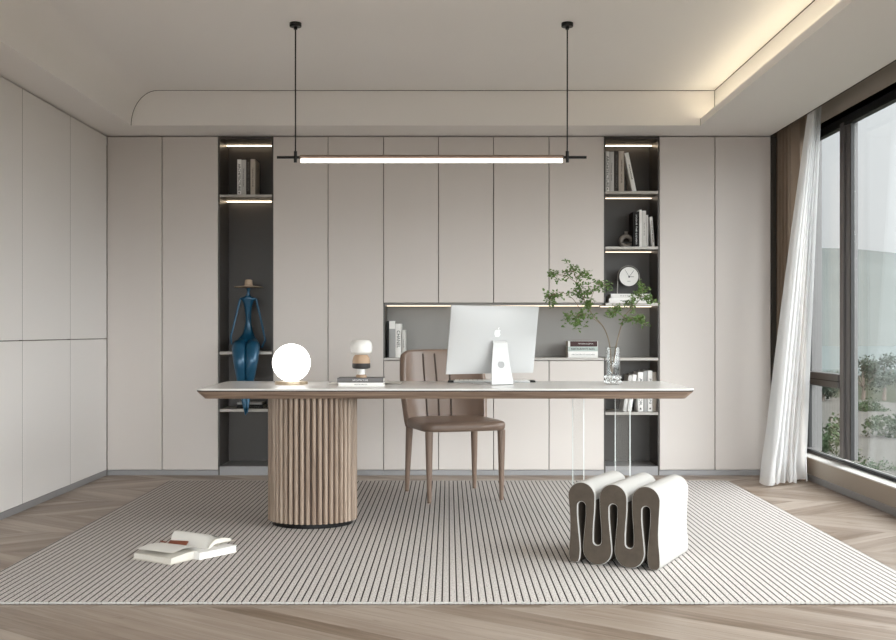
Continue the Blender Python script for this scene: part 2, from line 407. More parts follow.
struct('ceiling', bm, M['ceiling'])
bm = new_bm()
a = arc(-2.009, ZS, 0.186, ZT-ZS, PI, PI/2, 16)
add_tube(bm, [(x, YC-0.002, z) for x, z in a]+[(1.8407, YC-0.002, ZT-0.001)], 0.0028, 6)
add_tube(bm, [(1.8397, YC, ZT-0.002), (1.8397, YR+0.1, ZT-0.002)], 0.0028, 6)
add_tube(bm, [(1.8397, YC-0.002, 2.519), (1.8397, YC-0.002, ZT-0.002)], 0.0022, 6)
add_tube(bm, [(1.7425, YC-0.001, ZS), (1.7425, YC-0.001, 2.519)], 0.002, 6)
o = struct('ceiling_gap_shade', bm, M['line'])  # thin dark tubes paint the shade in the ceiling's shadow gaps
bm = new_bm(); add_box(bm, 2.342, 2.3475, YR, 8.0, ZS-0.004, ZS+0.02); struct('ceiling_edge_gap_shade', bm, M['line'])
bm = new_bm(); add_box(bm, 1.775, 1.790, YR+0.1, 7.56, 2.520, 2.528)
tag(obj('cove_light_strip', bm, M['cove']), 'warm light strip hidden on the ledge of the right ceiling recess', 'strip light')

# window on the right: frame, mullions, one transom, panes
FX = 2.64
def window(name, boxes, panes, gaskets):
    bm = new_bm()
    for b in boxes: add_box(bm, *b, 0.004, 1)
    r = struct(name, bm, M['frame'])
    bm = new_bm()
    for b in gaskets: add_box(bm, *b)
    g = obj('window_gasket', bm, M['frame_dark'], r)
    for p in panes:
        bm = new_bm(); add_box(bm, *p); obj('window_pane', bm, M['glass'], r)
    return r
boxes = [(FX-0.08, XR+0.20, WY1-0.035, WY1+0.001, 0.16, 2.475), (FX, FX+0.055, WY0, WY1, 0.158, 0.174), (FX, FX+0.055, WY0, WY1, 2.425, 2.476),
         (FX, FX+0.055, WY1-0.10, WY1, 0.2, 2.44), (FX, FX+0.055, WY0, WY0+0.08, 0.2, 2.44),
         (FX, FX+0.055, 7.235, 7.40, 0.2, 2.44), (FX-0.015, FX+0.02, 7.31, 7.385, 0.2, 2.44),
         (FX-0.02, FX+0.05, 7.40, WY1-0.1, 0.662, 0.757)]
gas = [(FX-0.004, FX+0.03, WY0, WY1, 0.1745, 0.180), (FX-0.012, FX+0.03, WY0, 7.22, 0.165, 0.169), (FX-0.012, FX+0.03, WY0, WY1, 2.415, 2.426),
       (FX-0.008, FX+0.03, WY0, WY1, 2.43, 2.475), (FX-0.003, FX+0.02, 7.205, 7.222, 0.2, 2.42), (FX-0.024, FX+0.03, 7.40, 8.06, 0.706, 0.711),
       (FX-0.003, FX+0.02, 7.398, 7.408, 0.2, 2.42), (FX-0.003, FX+0.02, 8.05, 8.066, 0.2, 2.42)]
panes = [(FX+0.022, FX+0.030, 7.40, 8.08, 0.757, 2.43), (FX+0.022, FX+0.030, 7.40, 8.08, 0.165, 0.665)]
ys = [7.22, 4.75, 2.25, -0.83]
for i in range(3):
    panes.append((FX+0.022, FX+0.030, ys[i+1]+0.02, ys[i]+0.01, 0.165, 2.43))
    if i < 2: boxes.append((FX, FX+0.055, ys[i+1]-0.06, ys[i+1]+0.06, 0.2, 2.44))
window('window_1', boxes, panes, gas)
# unseen glazing added behind the camera to let in frontal daylight
boxes = [(-2.55, 2.35, YR-0.1, YR-0.02, 0.0, 0.07), (-2.55, 2.35, YR-0.1, YR-0.02, 2.38, 2.45)]
panes = []
xs = [-2.55, -0.93, 0.7, 2.28]
for x in xs: boxes.append((x, x+0.07, YR-0.1, YR-0.02, 0.0, 2.45))
for i in range(3): panes.append((xs[i]+0.06, xs[i+1]+0.01, YR-0.062, YR-0.054, 0.06, 2.39))
window('rear_fill_window', boxes, panes, [(-2.5, 2.3, YR-0.06, YR-0.05, 0.068, 0.076)])

# ================================================================== CABINETS
YF = 8.0; DT = 0.022
def zc(y): return ZZ(y, YF)
def xc(x): return XX(x, YF)
GAP = 0.0028
Z_TOP = 2.466; Z_PL = zc(470.2)
def door(bm, x0, x1, z0, z1): add_box(bm, x0+GAP, x1-GAP, YF, YF+DT, z0+GAP, z1-GAP, 0.0015, 1)
def cabinet(label, xs, z0, z1, plinth, group=None, name='cupboard'):
    x0, x1 = xs[0], xs[-1]
    t = thing(name, label, 'cabinet', ((x0+x1)/2, YF+0.2, 0 if plinth else z0), 0, group)
    off = t.location
    def fin(nm, bm, m):
        for v in bm.verts: v.co -= off
        return obj(nm, bm, m, t)
    bm = new_bm(); add_box(bm, x0+0.001, x1-0.001, YF+DT+0.001, 8.40, z0+0.001, z1); fin('carcass', bm, M['carcass'])
    for a, b in zip(xs, xs[1:]):
        bm = new_bm(); door(bm, a, b, z0, z1); fin('door', bm, M['cabinet'])
    if plinth:
        bm = new_bm(); add_box(bm, x0+0.0005, x1-0.0005, YF+0.004, YF+0.03, 0, z0-0.001); fin('plinth', bm, M['plinth'])
    return t
X = [xc(v) for v in (107, 162, 218.2, 273, 328, 383.6, 438.5, 493.5, 549, 604.2, 659.4, 715, 771)]
ZN1, ZN0 = zc(303.0), zc(357.8)      # niche
SH = 0.018
cabinet('tall beige two-door cupboard in the corner beside the left wall', X[0:3], Z_PL, Z_TOP, True, name='tall_cupboard')
cabinet('tall beige two-door cupboard between the dark left shelves and the grey niche', X[3:6], Z_PL, Z_TOP, True, name='tall_cupboard')
cabinet('tall beige two-door cupboard next to the window curtains', X[10:13], Z_PL, Z_TOP, True, name='tall_cupboard')
cabinet('beige wall cupboard above the left half of the niche', X[5:8], ZN1, Z_TOP, False, name='wall_cupboard')
cabinet('beige wall cupboard above the right half of the niche, beside the right shelves', X[7:10], ZN1, Z_TOP, False, name='wall_cupboard')
cabinet('low beige cupboard under the left half of the niche, behind the chair', X[5:8], Z_PL, ZN0-SH-0.002, True, name='base_cupboard')
cabinet('low beige cupboard under the right half of the niche, behind the glass desk leg', X[7:10], Z_PL, ZN0-SH-0.002, True, name='base_cupboard')
YBK = 8.335
def led(t, x0, x1, z, off, soft=False):
    bm = new_bm(); add_box(bm, x0, x1, 8.262, 8.274, z-0.006, z-0.0005)
    for v in bm.verts: v.co -= off
    obj('light_strip', bm, M['led_soft' if soft else 'led'], t)
def shelf_unit(label, x0, x1, shelves, niche_side=False):
    t = thing('shelf_unit', label, 'shelves', ((x0+x1)/2, YF+0.2, 0)); off = Vector(t.location)
    def fin(nm, bm, m):
        for v in bm.verts: v.co -= off
        return obj(nm, bm, m, t)
    T = 0.010
    bm = new_bm(); add_box(bm, x0+T, x1-T, YBK, YBK+0.02, 0.0, Z_TOP); fin('back_panel', bm, M['shelf'])
    if niche_side:
        for za, zb in ((0, ZN0-SH), (ZN1, Z_TOP)):
            bm = new_bm(); add_box(bm, x0, x0+T, YF+0.004, YBK+0.02, za, zb); fin('side_panel', bm, M['shelf'])
    else:
        bm = new_bm(); add_box(bm, x0, x0+T, YF+0.004, YBK+0.02, 0, Z_TOP); fin('side_panel', bm, M['shelf'])
    bm = new_bm(); add_box(bm, x1-T, x1, YF+0.004, YBK+0.02, 0, Z_TOP); fin('side_panel', bm, M['shelf'])
    bm = new_bm(); add_box(bm, x0+T, x1-T, YF+0.01, YBK, 2.444, Z_TOP); fin('top_panel', bm, M['shelf'])
    bm = new_bm(); add_box(bm, x0+T, x1-T, YF+0.004, YBK, 0, zc(466.5)); fin('bottom_panel', bm, M['plinth'])
    led(t, x0+T, x1-T, 2.444, off)
    for z in shelves:
        bm = new_bm(); xa = x0+T
        add_box(bm, xa, x1-T, YF+0.006, YBK, z-SH, z)
        add_box(bm, xa, x1-T, YF+0.002, YF+0.008, z-SH-0.001, z+0.0005)
        fin('shelf', bm, M['shelf_edge'])
        led(t, xa, x1-T, z-SH, off, z != ZL[0])
    return t
ZL = [zc(194.5), zc(351.7), zc(409.2)]
ZR = [zc(191.1), zc(246.6), ZN1, ZN0, zc(412.3)]
shelf_unit('dark open shelf column on the left holding the blue sculpture', X[2], X[3], ZL)
shelf_unit('dark open shelf column on the right holding the round clock', X[9], X[10], ZR, True)
# niche between
t = thing('niche_shelf', 'long recessed grey niche with light strip between upper and lower cupboards', 'niche', ((X[5]+X[9])/2, YF+0.2, ZN0-SH)); off = Vector(t.location)
bm = new_bm(); add_box(bm, X[5]+0.010, X[10]-0.011, YBK-0.006, YBK-0.0005, ZN0+0.001, ZN1-0.019)
for v in bm.verts: v.co -= off
obj('back_panel', bm, M['niche'], t)
bm = new_bm(); add_box(bm, X[5], X[5]+0.010, YF+0.004, YBK, ZN0, ZN1)
for v in bm.verts: v.co -= off
obj('side_panel', bm, M['shelf'], t)
bm = new_bm(); add_box(bm, X[5], X[9], YF+0.002, YBK, ZN0-SH, ZN0)
for v in bm.verts: v.co -= off
obj('shelf', bm, M['shelf_edge'], t)
bm = new_bm(); add_box(bm, X[5]+0.010, X[9], YF+0.03, YBK, ZN1-0.012, ZN1-0.0005)
for v in bm.verts: v.co -= off
obj('top_panel', bm, M['niche'], t)
led(t, X[5]+0.010, X[9], ZN1-0.012, off, True)
# end panel towards the window, widened and dark to paint the gap's shade
bm = new_bm(); add_box(bm, X[12]+0.001, X[12]+0.040, YF+0.004, YB-0.001, 0, Z_TOP); struct('end_gap_shade', bm, M['line'])

# left wall wardrobes: one upper and one lower door each
ysm = [8.0, 7.23, 6.417, 5.60, 4.80, 4.0, 3.2, 2.4, 1.6, 0.8, 0.0, -0.8, -1.58]
ZSEAM = 0.994
lab = ['pale tall wardrobe on the left wall nearest the corner', 'pale tall wardrobe on the left wall, second from the corner', 'pale tall wardrobe on the left wall cut by the frame edge']
for i, (a, b) in enumerate(zip(ysm, ysm[1:])):
    l = lab[i] if i < 3 else 'pale tall wardrobe on the left wall outside the picture, unseen'
    if i >= 3: l = 'pale tall wardrobe on the left wall beyond the frame'
    t = thing('wardrobe', l, 'cabinet', (-2.70, (a+b)/2, 0), 0, 'wardrobes further along the left wall' if i >= 3 else None); off = Vector(t.location)
    for nm, m, bx in (('carcass', 'carcass', (XLW+0.01, XL-DT-0.001, b+0.001, a-0.001, 0.04, Z_TOP)),
                      ('upper_door', 'cabinet_left', (XL-DT, XL, b+GAP, a-GAP, ZSEAM+GAP, Z_TOP-GAP)),
                      ('lower_door', 'cabinet_left', (XL-DT, XL, b+GAP, a-GAP, 0.042, ZSEAM-GAP)),
                      ('plinth', 'plinth', (XL-0.03, XL-0.001, b, a, 0.0, 0.040))):
        bm = new_bm(); add_box(bm, *bx, 0.0012 if 'door' in nm else 0, 1)
        for v in bm.verts: v.co -= off
        obj(nm, bm, M[m], t)
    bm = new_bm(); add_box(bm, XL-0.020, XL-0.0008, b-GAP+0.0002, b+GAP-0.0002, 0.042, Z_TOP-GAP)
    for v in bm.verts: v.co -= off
    obj('seam_shade_strip', bm, M['gasket'], t)  # dark strip paints the shade in the seam between doors

# ================================================================== RUG
bm = new_bm(); add_box(bm, -1.944, 1.944, 4.225, 7.64, 0.0005, 0.010, 0.003, 2)
rug = thing('rug', 'large cream woven rug with thin dark stripes under the desk', 'rug')
obj('rug_field', bm, M['rug'], rug)
for yy in (4.219, 7.646):
    bm = new_bm()
    n = 210
    for i in range(n):
        x = -1.94+3.88*(i+0.5)/n
        r = bmesh.ops.create_uvsphere(bm, u_segments=6, v_segments=4, radius=1)
        for v in r['verts']: v.co = Vector((x+v.co.x*0.0105, yy+v.co.y*0.006, 0.0065+v.co.z*0.0058))
    obj('rug_binding', bm, M['boucle'], rug)
RT = 0.0108

# ================================================================== DESK
TX0, TX1, TY0, TY1, TZ = -1.318, 1.283, 5.712, 6.59, 0.750
desk = thing('desk', 'long white-topped desk on a round slatted oak column and clear glass leg', 'desk', (0, 6.15, 0)); doff = Vector(desk.location)
def rrect(x0, x1, y0, y1, r, n=6):
    pts = []
    for cx, cy, a0 in ((x1-r, y1-r, 0), (x0+r, y1-r, PI/2), (x0+r, y0+r, PI), (x1-r, y0+r, 1.5*PI)):
        for i in range(n+1):
            a = a0+PI/2*i/n; pts.append((cx+r*math.cos(a), cy+r*math.sin(a)))
    return pts
def loft(bm, loops, caps=True):
    rings = [[bm.verts.new(Vector((x, y, z))) for x, y in pl] for pl, z in loops]
    n = len(rings[0])
    for a, b in zip(rings, rings[1:]):
        for i in range(n): bm.faces.new((a[i], a[(i+1) % n], b[(i+1) % n], b[i]))
    if caps: bm.faces.new(list(reversed(rings[0]))); bm.faces.new(rings[-1])
def dfin(nm, bm, m, **k):
    for v in bm.verts: v.co -= doff
    return obj(nm, bm, m, desk, **k)
def ins(d): return rrect(TX0+d, TX1-d, TY0+d, TY1-d, max(0.05-d*0.5, 0.01))
bm = new_bm(); loft(bm, [(ins(0.002), TZ-0.010), (ins(0.0), TZ-0.008), (ins(0.0), TZ-0.002), (ins(0.002), TZ)]); dfin('stone_top', bm, M['stone'])
bm = new_bm(); loft(bm, [(ins(0.0012), TZ-0.0150), (ins(0.0012), TZ-0.0101)]); dfin('shadow_gap', bm, M['black'])
bm = new_bm(); loft(bm, [(ins(0.046), TZ-0.054), (ins(0.040), TZ-0.054), (ins(0.003), TZ-0.0180), (ins(0.002), TZ-0.0151)]); dfin('oak_top', bm, M['oak'])
CX, CY = -0.738, 5.978
RX, RY = 0.240, 0.216
NS = 46
bm = new_bm(); add_lathe(bm, [(RX-0.022, RT), (RX-0.022, 0.034)], 64, CX, CY, (RY-0.010)/(RX-0.022)); dfin('column_base', bm, M['black'])
bm = new_bm(); add_lathe(bm, [(RX-0.014, 0.034), (RX-0.014, TZ-0.0545)], 64, CX, CY, (RY-0.014)/(RX-0.014)); dfin('column_core', bm, M['core'])
for i in range(NS):
    a = 2*PI*(i+0.5)/NS; sx_, sy_ = CX+(RX-0.011)*math.cos(a), CY+(RY-0.011)*math.sin(a)
    nrm = Vector((math.cos(a)/RX, math.sin(a)/RY, 0)).normalized(); tan = Vector((-nrm.y, nrm.x, 0))
    bm = new_bm()
    hw = 0.0112; pr = [(-hw, -0.005), (hw, -0.005)]+[(hw*math.cos(q), 0.012*math.sin(q)) for q in [PI*k/8 for k in range(9)]]
    add_prism(bm, pr, 0.034, TZ-0.0545, lambda u, v, h: Vector((sx_, sy_, h))+tan*u+nrm*v)
    dfin('slat', bm, M['slat'], ang=1.2)
for gx0, gx1 in ((0.716, 0.728), (0.9625, 0.9745)):
    bm = new_bm(); add_box(bm, gx0, gx1, 5.872, 6.388, 0.022, TZ-0.0545); leg = dfin('glass_leg', bm, M['leg_glass'])
    for y0, y1 in ((5.868, 5.8718), (6.3882, 6.392)):
        bm = new_bm(); add_box(bm, gx0+0.004, gx1-0.004, y0, y1, 0.022, TZ-0.0545)
        for v in bm.verts: v.co -= doff
        tag(obj('painted_edge_glint', bm, M['edge_glint'], leg), 'bright glint painted along the polished glass edge')
bm = new_bm(); add_box(bm, 0.70, 0.99, 5.86, 6.40, RT, 0.0215, 0.002, 1); dfin('glass_foot', bm, M['leg_glass'])

# ================================================================== CHAIR
def make_chair():
    t = thing('desk_chair', 'taupe leather chair with stitched back and tapered legs behind the desk', 'chair', (0.028, 6.955, RT), 0.30)
    # seat: soft slab
    bm = new_bm()
    def sup(w_, d_, n=56, p=7.0):
        pts = []
        for i in range(n):
            a = 2*PI*i/n; c, s = math.cos(a), math.sin(a)
            r = (abs(c)**p+abs(s)**p)**(-1/p)
            pts.append((w_*r*c*(1.0+0.0*s), d_*r*s))
        return pts
    loops = []
    for z, k in ((0.428, 0.94), (0.432, 0.985), (0.445, 1.0), (0.465, 1.0), (0.476, 0.985), (0.483, 0.95), (0.4865, 0.85), (0.489, 0.6), (0.490, 0.25)):
        loops.append(([(x*k, y*k-0.012) for x, y in sup(0.272, 0.288)], z))
    loft(bm, loops)
    for v in bm.verts:
        if v.co.y > 0.05: v.co.x *= 1.0-0.04*(v.co.y-0.05)/0.2
    obj('seat', bm, M['leather'], t, ang=1.0)
    # legs
    for sx_ in (-1, 1):
        for sy_ in (-1, 1):
            top = Vector((sx_*0.232*(0.95 if sy_ > 0 else 1), sy_*0.246-0.012, 0.432)); bot = Vector((sx_*0.231, sy_*0.262, 0.0))
            bm = new_bm(); add_tube(bm, [bot, bot.lerp(top, 0.3), bot.lerp(top, 0.7), top], [0.0125, 0.0165, 0.0215, 0.0245], 16)
            for v in bm.verts:
                if v.co.z < 0.01: v.co.z = 0.0
            obj('leg', bm, M['leather'], t)
    # shell back wrapping forward at the sides
    def P(u, v, off):
        a = (u-0.5)*2                       # -1..1
        hw = 0.262+0.020*math.sin(v*PI*0.8)-0.012*v
        hw *= (0.99+0.01*min(1, v*2.0))
        top = 0.905-0.010*abs(a)**4
        z = 0.440+v*(top-0.440)
        if v > 0.9 and abs(a) > 0.86: z -= 0.018*((abs(a)-0.86)/0.14)**2*((v-0.9)/0.1)
        y = 0.262+0.062*v-0.125*abs(a)**3.2*(1-0.35*v)
        n = Vector((a*0.7*abs(a)**1.5, 1, 0)).normalized()
        return Vector((a*hw, y, z))+n*off
    bm = new_bm()
    nu, nv = 33, 21
    grid(bm, lambda u, v: P(u, v, 0.018), nu, nv); grid(bm, lambda u, v: P(u, v, -0.018), nu, nv)
    # rim
    rim = [(i/(nu-1), 1.0) for i in range(nu)]; left = [(0.0, j/(nv-1)) for j in range(nv)]; right = [(1.0, j/(nv-1)) for j in reversed(range(nv))]; bot = [(i/(nu-1), 0.0) for i in reversed(range(nu))]
    path = left+rim[1:]+right[1:]+bot[1:-1]
    for i in range(len(path)):
        p, q = path[i], path[(i+1) % len(path)]
        prev = None
        for k in range(7):
            an = -PI/2+PI*k/6
            def R(s):
                c = P(s[0], s[1], 0.018*math.sin(an))
                e = Vector(((1 if s[0] == 1 else -1 if s[0] == 0 else 0), 0, (1 if s[1] == 1 else -1 if s[1] == 0 else 0)))
                if e.length > 0: e.normalize()
                return c+e*0.014*math.cos(an)
            cur = (bm.verts.new(R(p)), bm.verts.new(R(q)))
            if prev: bm.faces.new((prev[0], prev[1], cur[1], cur[0]))
            prev = cur
    bmesh.ops.remove_doubles(bm, verts=bm.verts, dist=0.0003)
    back = obj('backrest', bm, M['leather'], t, ang=1.1)
    for u0 in (0.315, 0.47, 0.63):
        bm = new_bm(); pts = []
        for j in range(30):
            v = 0.07+0.90*j/29
            u = u0-0.055*max(0, (v-0.35))**1.2*(1 if u0 < 0.6 else 0.6)
            pts.append(P(u, v, -0.0185))
        add_tube(bm, pts, 0.0058, 6)
        for j in range(0, 29):
            d = (pts[j+1]-pts[j]).normalized()
            add_tube(bm, [pts[j]+Vector((-0.005, -0.002, 0)), pts[j]+Vector((0.005, -0.002, 0.002))], 0.0016, 5)
        tag(obj('seam', bm, M['stitch'], back), 'dark stitched seam')
    return t
make_chair()

# ================================================================== FOLDED STOOL
def make_stool():
    t = thing('folded_stool', 'serpentine folded stool, white outside with brown suede ends, on the rug', 'stool', (0.538+0.189, 4.94-0.097, RT), math.radians(-27.5))
    H = 0.366; u0 = 0.0; sc = 0.430/510
    cs = [112-35, 287-35, 464-35]; R = 76*sc; W_ = 0.430
    cs = [c*sc for c in cs]; R = 0.0650; rs = 0.0185
    zt = H-R; zb = R
    bs = [(cs[0]+cs[1])/2, (cs[1]+cs[2])/2]
    def circ(cx, cz, r, a0, a1, n=12): return [(cx+r*math.cos(math.radians(a0+(a1-a0)*i/n)), cz+r*math.sin(math.radians(a0+(a1-a0)*i/n))) for i in range(n+1)]
    upper = [(0.006, 0.004), (0.003, 0.05), (0.010, 0.14), (0.0085, 0.22)]
    sb = 0.108            # height of the bottom slot caps
    st = H-0.108          # height of the top slot caps
    for i, c in enumerate(cs):
        upper += circ(c, zt, R, 178, 2)
        if i < 2:
            b = bs[i]
            upper += [(b-0.0105, 0.245), (b-rs*0.95, 0.165)]+circ(b, sb, rs, 190, 350, 8)+[(b+rs*0.95, 0.165), (b+0.0105, 0.245)]
    upper += [(W_-0.0085, 0.22), (W_-0.012, 0.14), (W_-0.003, 0.05), (W_-0.006, 0.004)]
    lower = []
    for i in (2, 1, 0):
        c = cs[i]
        right = [(c+0.0045, 0.075), (c+0.011, 0.14), (c+rs*0.95, 0.205)]
        lower += ([(c+0.016, 0.001), (c+0.006, 0.03)] if i == 2 else [])
        lower += right+circ(c, st-rs+rs, rs, -8, 188, 10)+[(c-rs*0.95, 0.205), (c-0.011, 0.14), (c-0.0045, 0.075)]
        if i > 0: lower += circ(bs[i-1], 0.0685, 0.0685, -8, -172, 14)
        else: lower += [(c-0.006, 0.03), (c-0.016, 0.001)]
    poly = upper+lower
    # smooth once
    def chaik(p):
        q = []
        n = len(p)
        for i in range(n):
            a, b = Vector(p[i]), Vector(p[(i+1) % n]); q += [tuple(a.lerp(b, 0.25)), tuple(a.lerp(b, 0.75))]
        return q
    poly = chaik(poly)
    cxm = W_/2
    poly = [(u-cxm, max(v, 0.0)) for u, v in poly]
    def inset(p, d):
        n = len(p); q = []
        area = sum(p[i][0]*p[(i+1) % n][1]-p[(i+1) % n][0]*p[i][1] for i in range(n))
        s = 1 if area > 0 else -1
        for i in range(n):
            a, b = Vector(p[i-1]), Vector(p[(i+1) % n]); tn = (b-a).normalized()
            q.append((p[i][0]-tn.y*d*s, p[i][1]+tn.x*d*s))
        return q
    D = 0.450
    fn = lambda u, v, h: Vector((u, h, v))
    bm = new_bm()
    i1 = inset(poly, 0.0035)
    ring = [[bm.verts.new(fn(u, v, h)) for u, v in pl] for pl, h in ((i1, 0.0), (poly, 0.004), (poly, 0.009), (poly, D-0.009), (poly, D-0.004), (i1, D))]
    n = len(poly)
    nup = len(upper)*2
    for q, (a, b) in enumerate(zip(ring, ring[1:])):
        for i in range(n):
            f = bm.faces.new((a[i], a[(i+1) % n], b[(i+1) % n], b[i]))
            u_, v_ = poly[i]
            inner = i >= nup-1 or (v_ < H-R-0.01 and abs(u_) < W_/2-0.02)
            if q == 2 and inner: f.material_index = 1
    bm.faces.new(ring[0]); bm.faces.new(ring[-1])
    obj('stool_body', bm, [M['boucle'], M['suede']], t, ang=0.9)
    for ya, yb in ((-0.0015, 0.003), (D-0.003, D+0.0015)):
        bm = new_bm(); add_prism(bm, inset(poly, 0.0036), ya, yb, fn); tag(obj('end_panel', bm, M['suede'], t), 'brown suede end panel')
    return t
make_stool()

# ================================================================== LAMPS
PY = 5.94
lamp = thing('pendant_lamp', 'long thin linear pendant light hanging over the desk on two rods', 'pendant lamp', (-0.093, PY, 1.984)); lo_ = Vector(lamp.location)
def lfin(nm, bm, m, parent=lamp):
    for v in bm.verts: v.co -= lo_
    return obj(nm, bm, m, parent)
XA, XB, ZB = XX(295.5, PY), XX(567.3, PY), ZZ(157.3, PY)
for x in (XA, XB):
    bm = new_bm(); add_lathe(bm, [(0.031, 2.692), (0.032, 2.694), (0.032, 2.7135)], 28, x, PY); lfin('ceiling_cup', bm, M['black'])
    bm = new_bm(); add_lathe(bm, [(0.010, 2.678), (0.010, 2.692)], 14, x, PY)
    add_lathe(bm, [(0.0038, ZB), (0.0038, 2.692)], 10, x, PY); lfin('rod', bm, M['black'])
    bm = new_bm(); add_lathe(bm, [(0.009, ZB-0.028), (0.009, ZB+0.033)], 16, x, PY); lfin('rod_sleeve', bm, M['black'])
bm = new_bm(); add_tube(bm, [(XX(277, PY), PY, ZB), (XX(301, PY), PY, ZB)], 0.0075, 12); add_tube(bm, [(XX(562, PY), PY, ZB), (XX(586.5, PY), PY, ZB)], 0.0075, 12); lfin('end_bar', bm, M['black'])
bm = new_bm(); add_tube(bm, [(XX(300, PY), PY, ZB+0.003), (XX(563.5, PY), PY, ZB+0.003)], 0.010, 12); lfin('bar', bm, M['bronze'])
bm = new_bm(); add_tube(bm, [(XX(301, PY), PY, ZB-0.018), (XX(562.5, PY), PY, ZB-0.018)], 0.0115, 14); lfin('light_tube', bm, M['tube'])

lx, ly = XX(291.4, 6.2), 6.2
lamp2 = thing('table_lamp', 'glowing white globe lamp on a low metal disc, left on the desk', 'lamp', (lx, ly, TZ))
bm = new_bm(); add_lathe(bm, [(0.092, 0.0), (0.0925, 0.002), (0.0925, 0.015), (0.091, 0.017)], 48); obj('lamp_base', bm, M['brass'], lamp2)
bm = new_bm(); pr = []
for i in range(25):
    a = -PI/2*0.86+(PI/2*1.86)*i/24
    pr.append((max(0.107*math.cos(a), 0.0), 0.1215+0.107*math.sin(a)))
pr[0] = (pr[0][0], 0.0172)
add_lathe(bm, pr, 48); obj('globe', bm, M['globe'], lamp2)

# ================================================================== BOOKS
def book(label, th, h, d, cov, title=None, tink='ink', loc=(0, 0, 0), tilt=0.0, flat=False, rz=0.0, group=None, tsize=None, tlen=None, tz=0.0, small=None, cat='book', band=None):
    """upright: thickness x, height z, spine towards -y. origin = bottom middle of the spine side"""
    t = thing('book', label, cat, loc, rz, group)
    if flat: R_ = Matrix.Rotation(-PI/2, 4, 'Y'); R_ = Matrix.Translation((h/2, 0, th/2)) @ R_
    elif tilt:
        # lean: rotate about y, keep the lower corner on the shelf
        R_ = Matrix.Translation((0, 0, abs(math.sin(tilt))*th/2)) @ Matrix.Rotation(tilt, 4, 'Y')
    else: R_ = Matrix.Identity(4)
    c = 0.0022
    bm = new_bm()
    add_box(bm, -th/2, -th/2+c, 0, d, 0, h); add_box(bm, th/2-c, th/2, 0, d, 0, h)
    n = 6; pts = [(-th/2, 0.004)]+[(-th/2+th*i/n, -0.0025*math.sin(PI*i/n)+0.001) for i in range(n+1)]+[(th/2, 0.004)]
    add_prism(bm, pts, 0, h, lambda u, v, q: Vector((u, v, q)))
    bm.transform(R_); obj('cover', bm, cov, t)
    bm = new_bm(); add_box(bm, -th/2+c, th/2-c, 0.005, d-0.004, 0.003, h-0.003); bm.transform(R_); obj('pages', bm, M['pages'], t)
    if band:
        bm = new_bm(); add_box(bm, -th/2+0.0008, th/2-0.0008, -0.0026, 0.0, band[0]*h, band[1]*h); bm.transform(R_); obj('spine_band', bm, band[2], t)
    base = Matrix(((0, 1, 0, 0), (0, 0, -1, 0), (-1, 0, 0, 0), (0, 0, 0, 1)))    # text x -> -z (down), y -> +x, normal -> -y
    if title:
        mt = R_ @ Matrix.Translation((0, -0.0031, h/2+tz)) @ base
        text_part('spine_title', title, tsize or th*0.7, M[tink], t, mt, tlen or h*0.6)
    if small:
        mt = R_ @ Matrix.Translation((0, -0.0031, h*0.08)) @ (base if small != '▲' else Matrix(((1, 0, 0, 0), (0, 0, -1, 0), (0, 1, 0, 0), (0, 0, 0, 1))))
        if small == '▲':
            bm = new_bm(); s = th*0.22
            add_prism(bm, [(-s, -s), (s, -s), (0, s)], 0, 0.0006, lambda u, v, q: Vector((u, -0.0031-q, h*0.08+v))); bm.transform(R_)
            obj('spine_mark', bm, M[tink], t)
        else: text_part('spine_mark', small, th*0.35, M[tink], t, mt, h*0.08)
    return t
cw = colour('white', 243, 241, 238); cg = colour('grey', 205, 202, 199); cd_ = colour('dark', 66, 60, 56); cb = colour('beige', 192, 182, 170)
ck = colour('black', 24, 23, 23); cmid = colour('midgrey', 134, 132, 130); clg = colour('lightgrey', 170, 169, 168); cgreen = colour('palegreen', 190, 200, 196); cwine = colour('wine', 74, 52, 52)
SY = 8.06
# x pixel ranges at the plane Y=SY
def upright(x0, x1, ytop, z, label, cov, title=None, tink='ink', depth=0.19, Y=SY, **k):
    th = (x1-x0)*Y/F; h = ZZ(ytop, Y)-z
    return book(label, th-0.0012, h, depth, cov, title, tink, (XX((x0+x1)/2, Y), Y, z+0.0006), **k)
z = ZL[0]+0.0005
upright(237.2, 241.2, 159.5, z, 'white upright book titled ARCHITECTURE on the top left shelf', cw, 'ARCHITECTURE', small='▲', tlen=0.20, tsize=0.026)
upright(241.3, 246.0, 160.0, z, 'light grey upright book with small title on the top left shelf', cg, 'Charming Studio', tlen=0.13, tsize=0.011)
upright(246.1, 250.3, 158.0, z, 'dark brown upright book on the top left shelf', cd_, 'INTERIORS DESIGN', 'grey_ink', tlen=0.21, tsize=0.02)
upright(250.4, 255.2, 159.3, z, 'beige upright book at the right end of the top left shelf row', cb, 'MINIMAL HOME', tlen=0.14, tsize=0.013)
z = ZR[0]+0.0005
upright(604.8+0.9, 609.2, 151.5, z, 'white upright book titled ARCHITECTURE on the top right shelf', cw, 'ARCHITECTURE', small='▲', tlen=0.23, tsize=0.024)
upright(609.3, 614.0, 151.8, z, 'light grey upright book with small title on the top right shelf', cg, 'Charming Studio', tlen=0.13, tsize=0.011)
upright(614.1, 618.6, 150.6, z, 'dark brown upright book on the top right shelf', cd_, 'INTERIORS DESIGN', 'grey_ink', tlen=0.24, tsize=0.02)
upright(618.7, 624.2, 151.2, z, 'beige upright book touching the leaning one on the top right shelf', cb, 'MINIMAL HOME', tlen=0.17, tsize=0.014)
book('white book leaning left against the row on the top right shelf', 0.030, 0.290, 0.19, cw, 'PARADISE', 'ink', (XX(634.5, SY), SY, z+0.0006), tilt=-0.205, tlen=0.11, tsize=0.014)
z = ZR[1]+0.0005
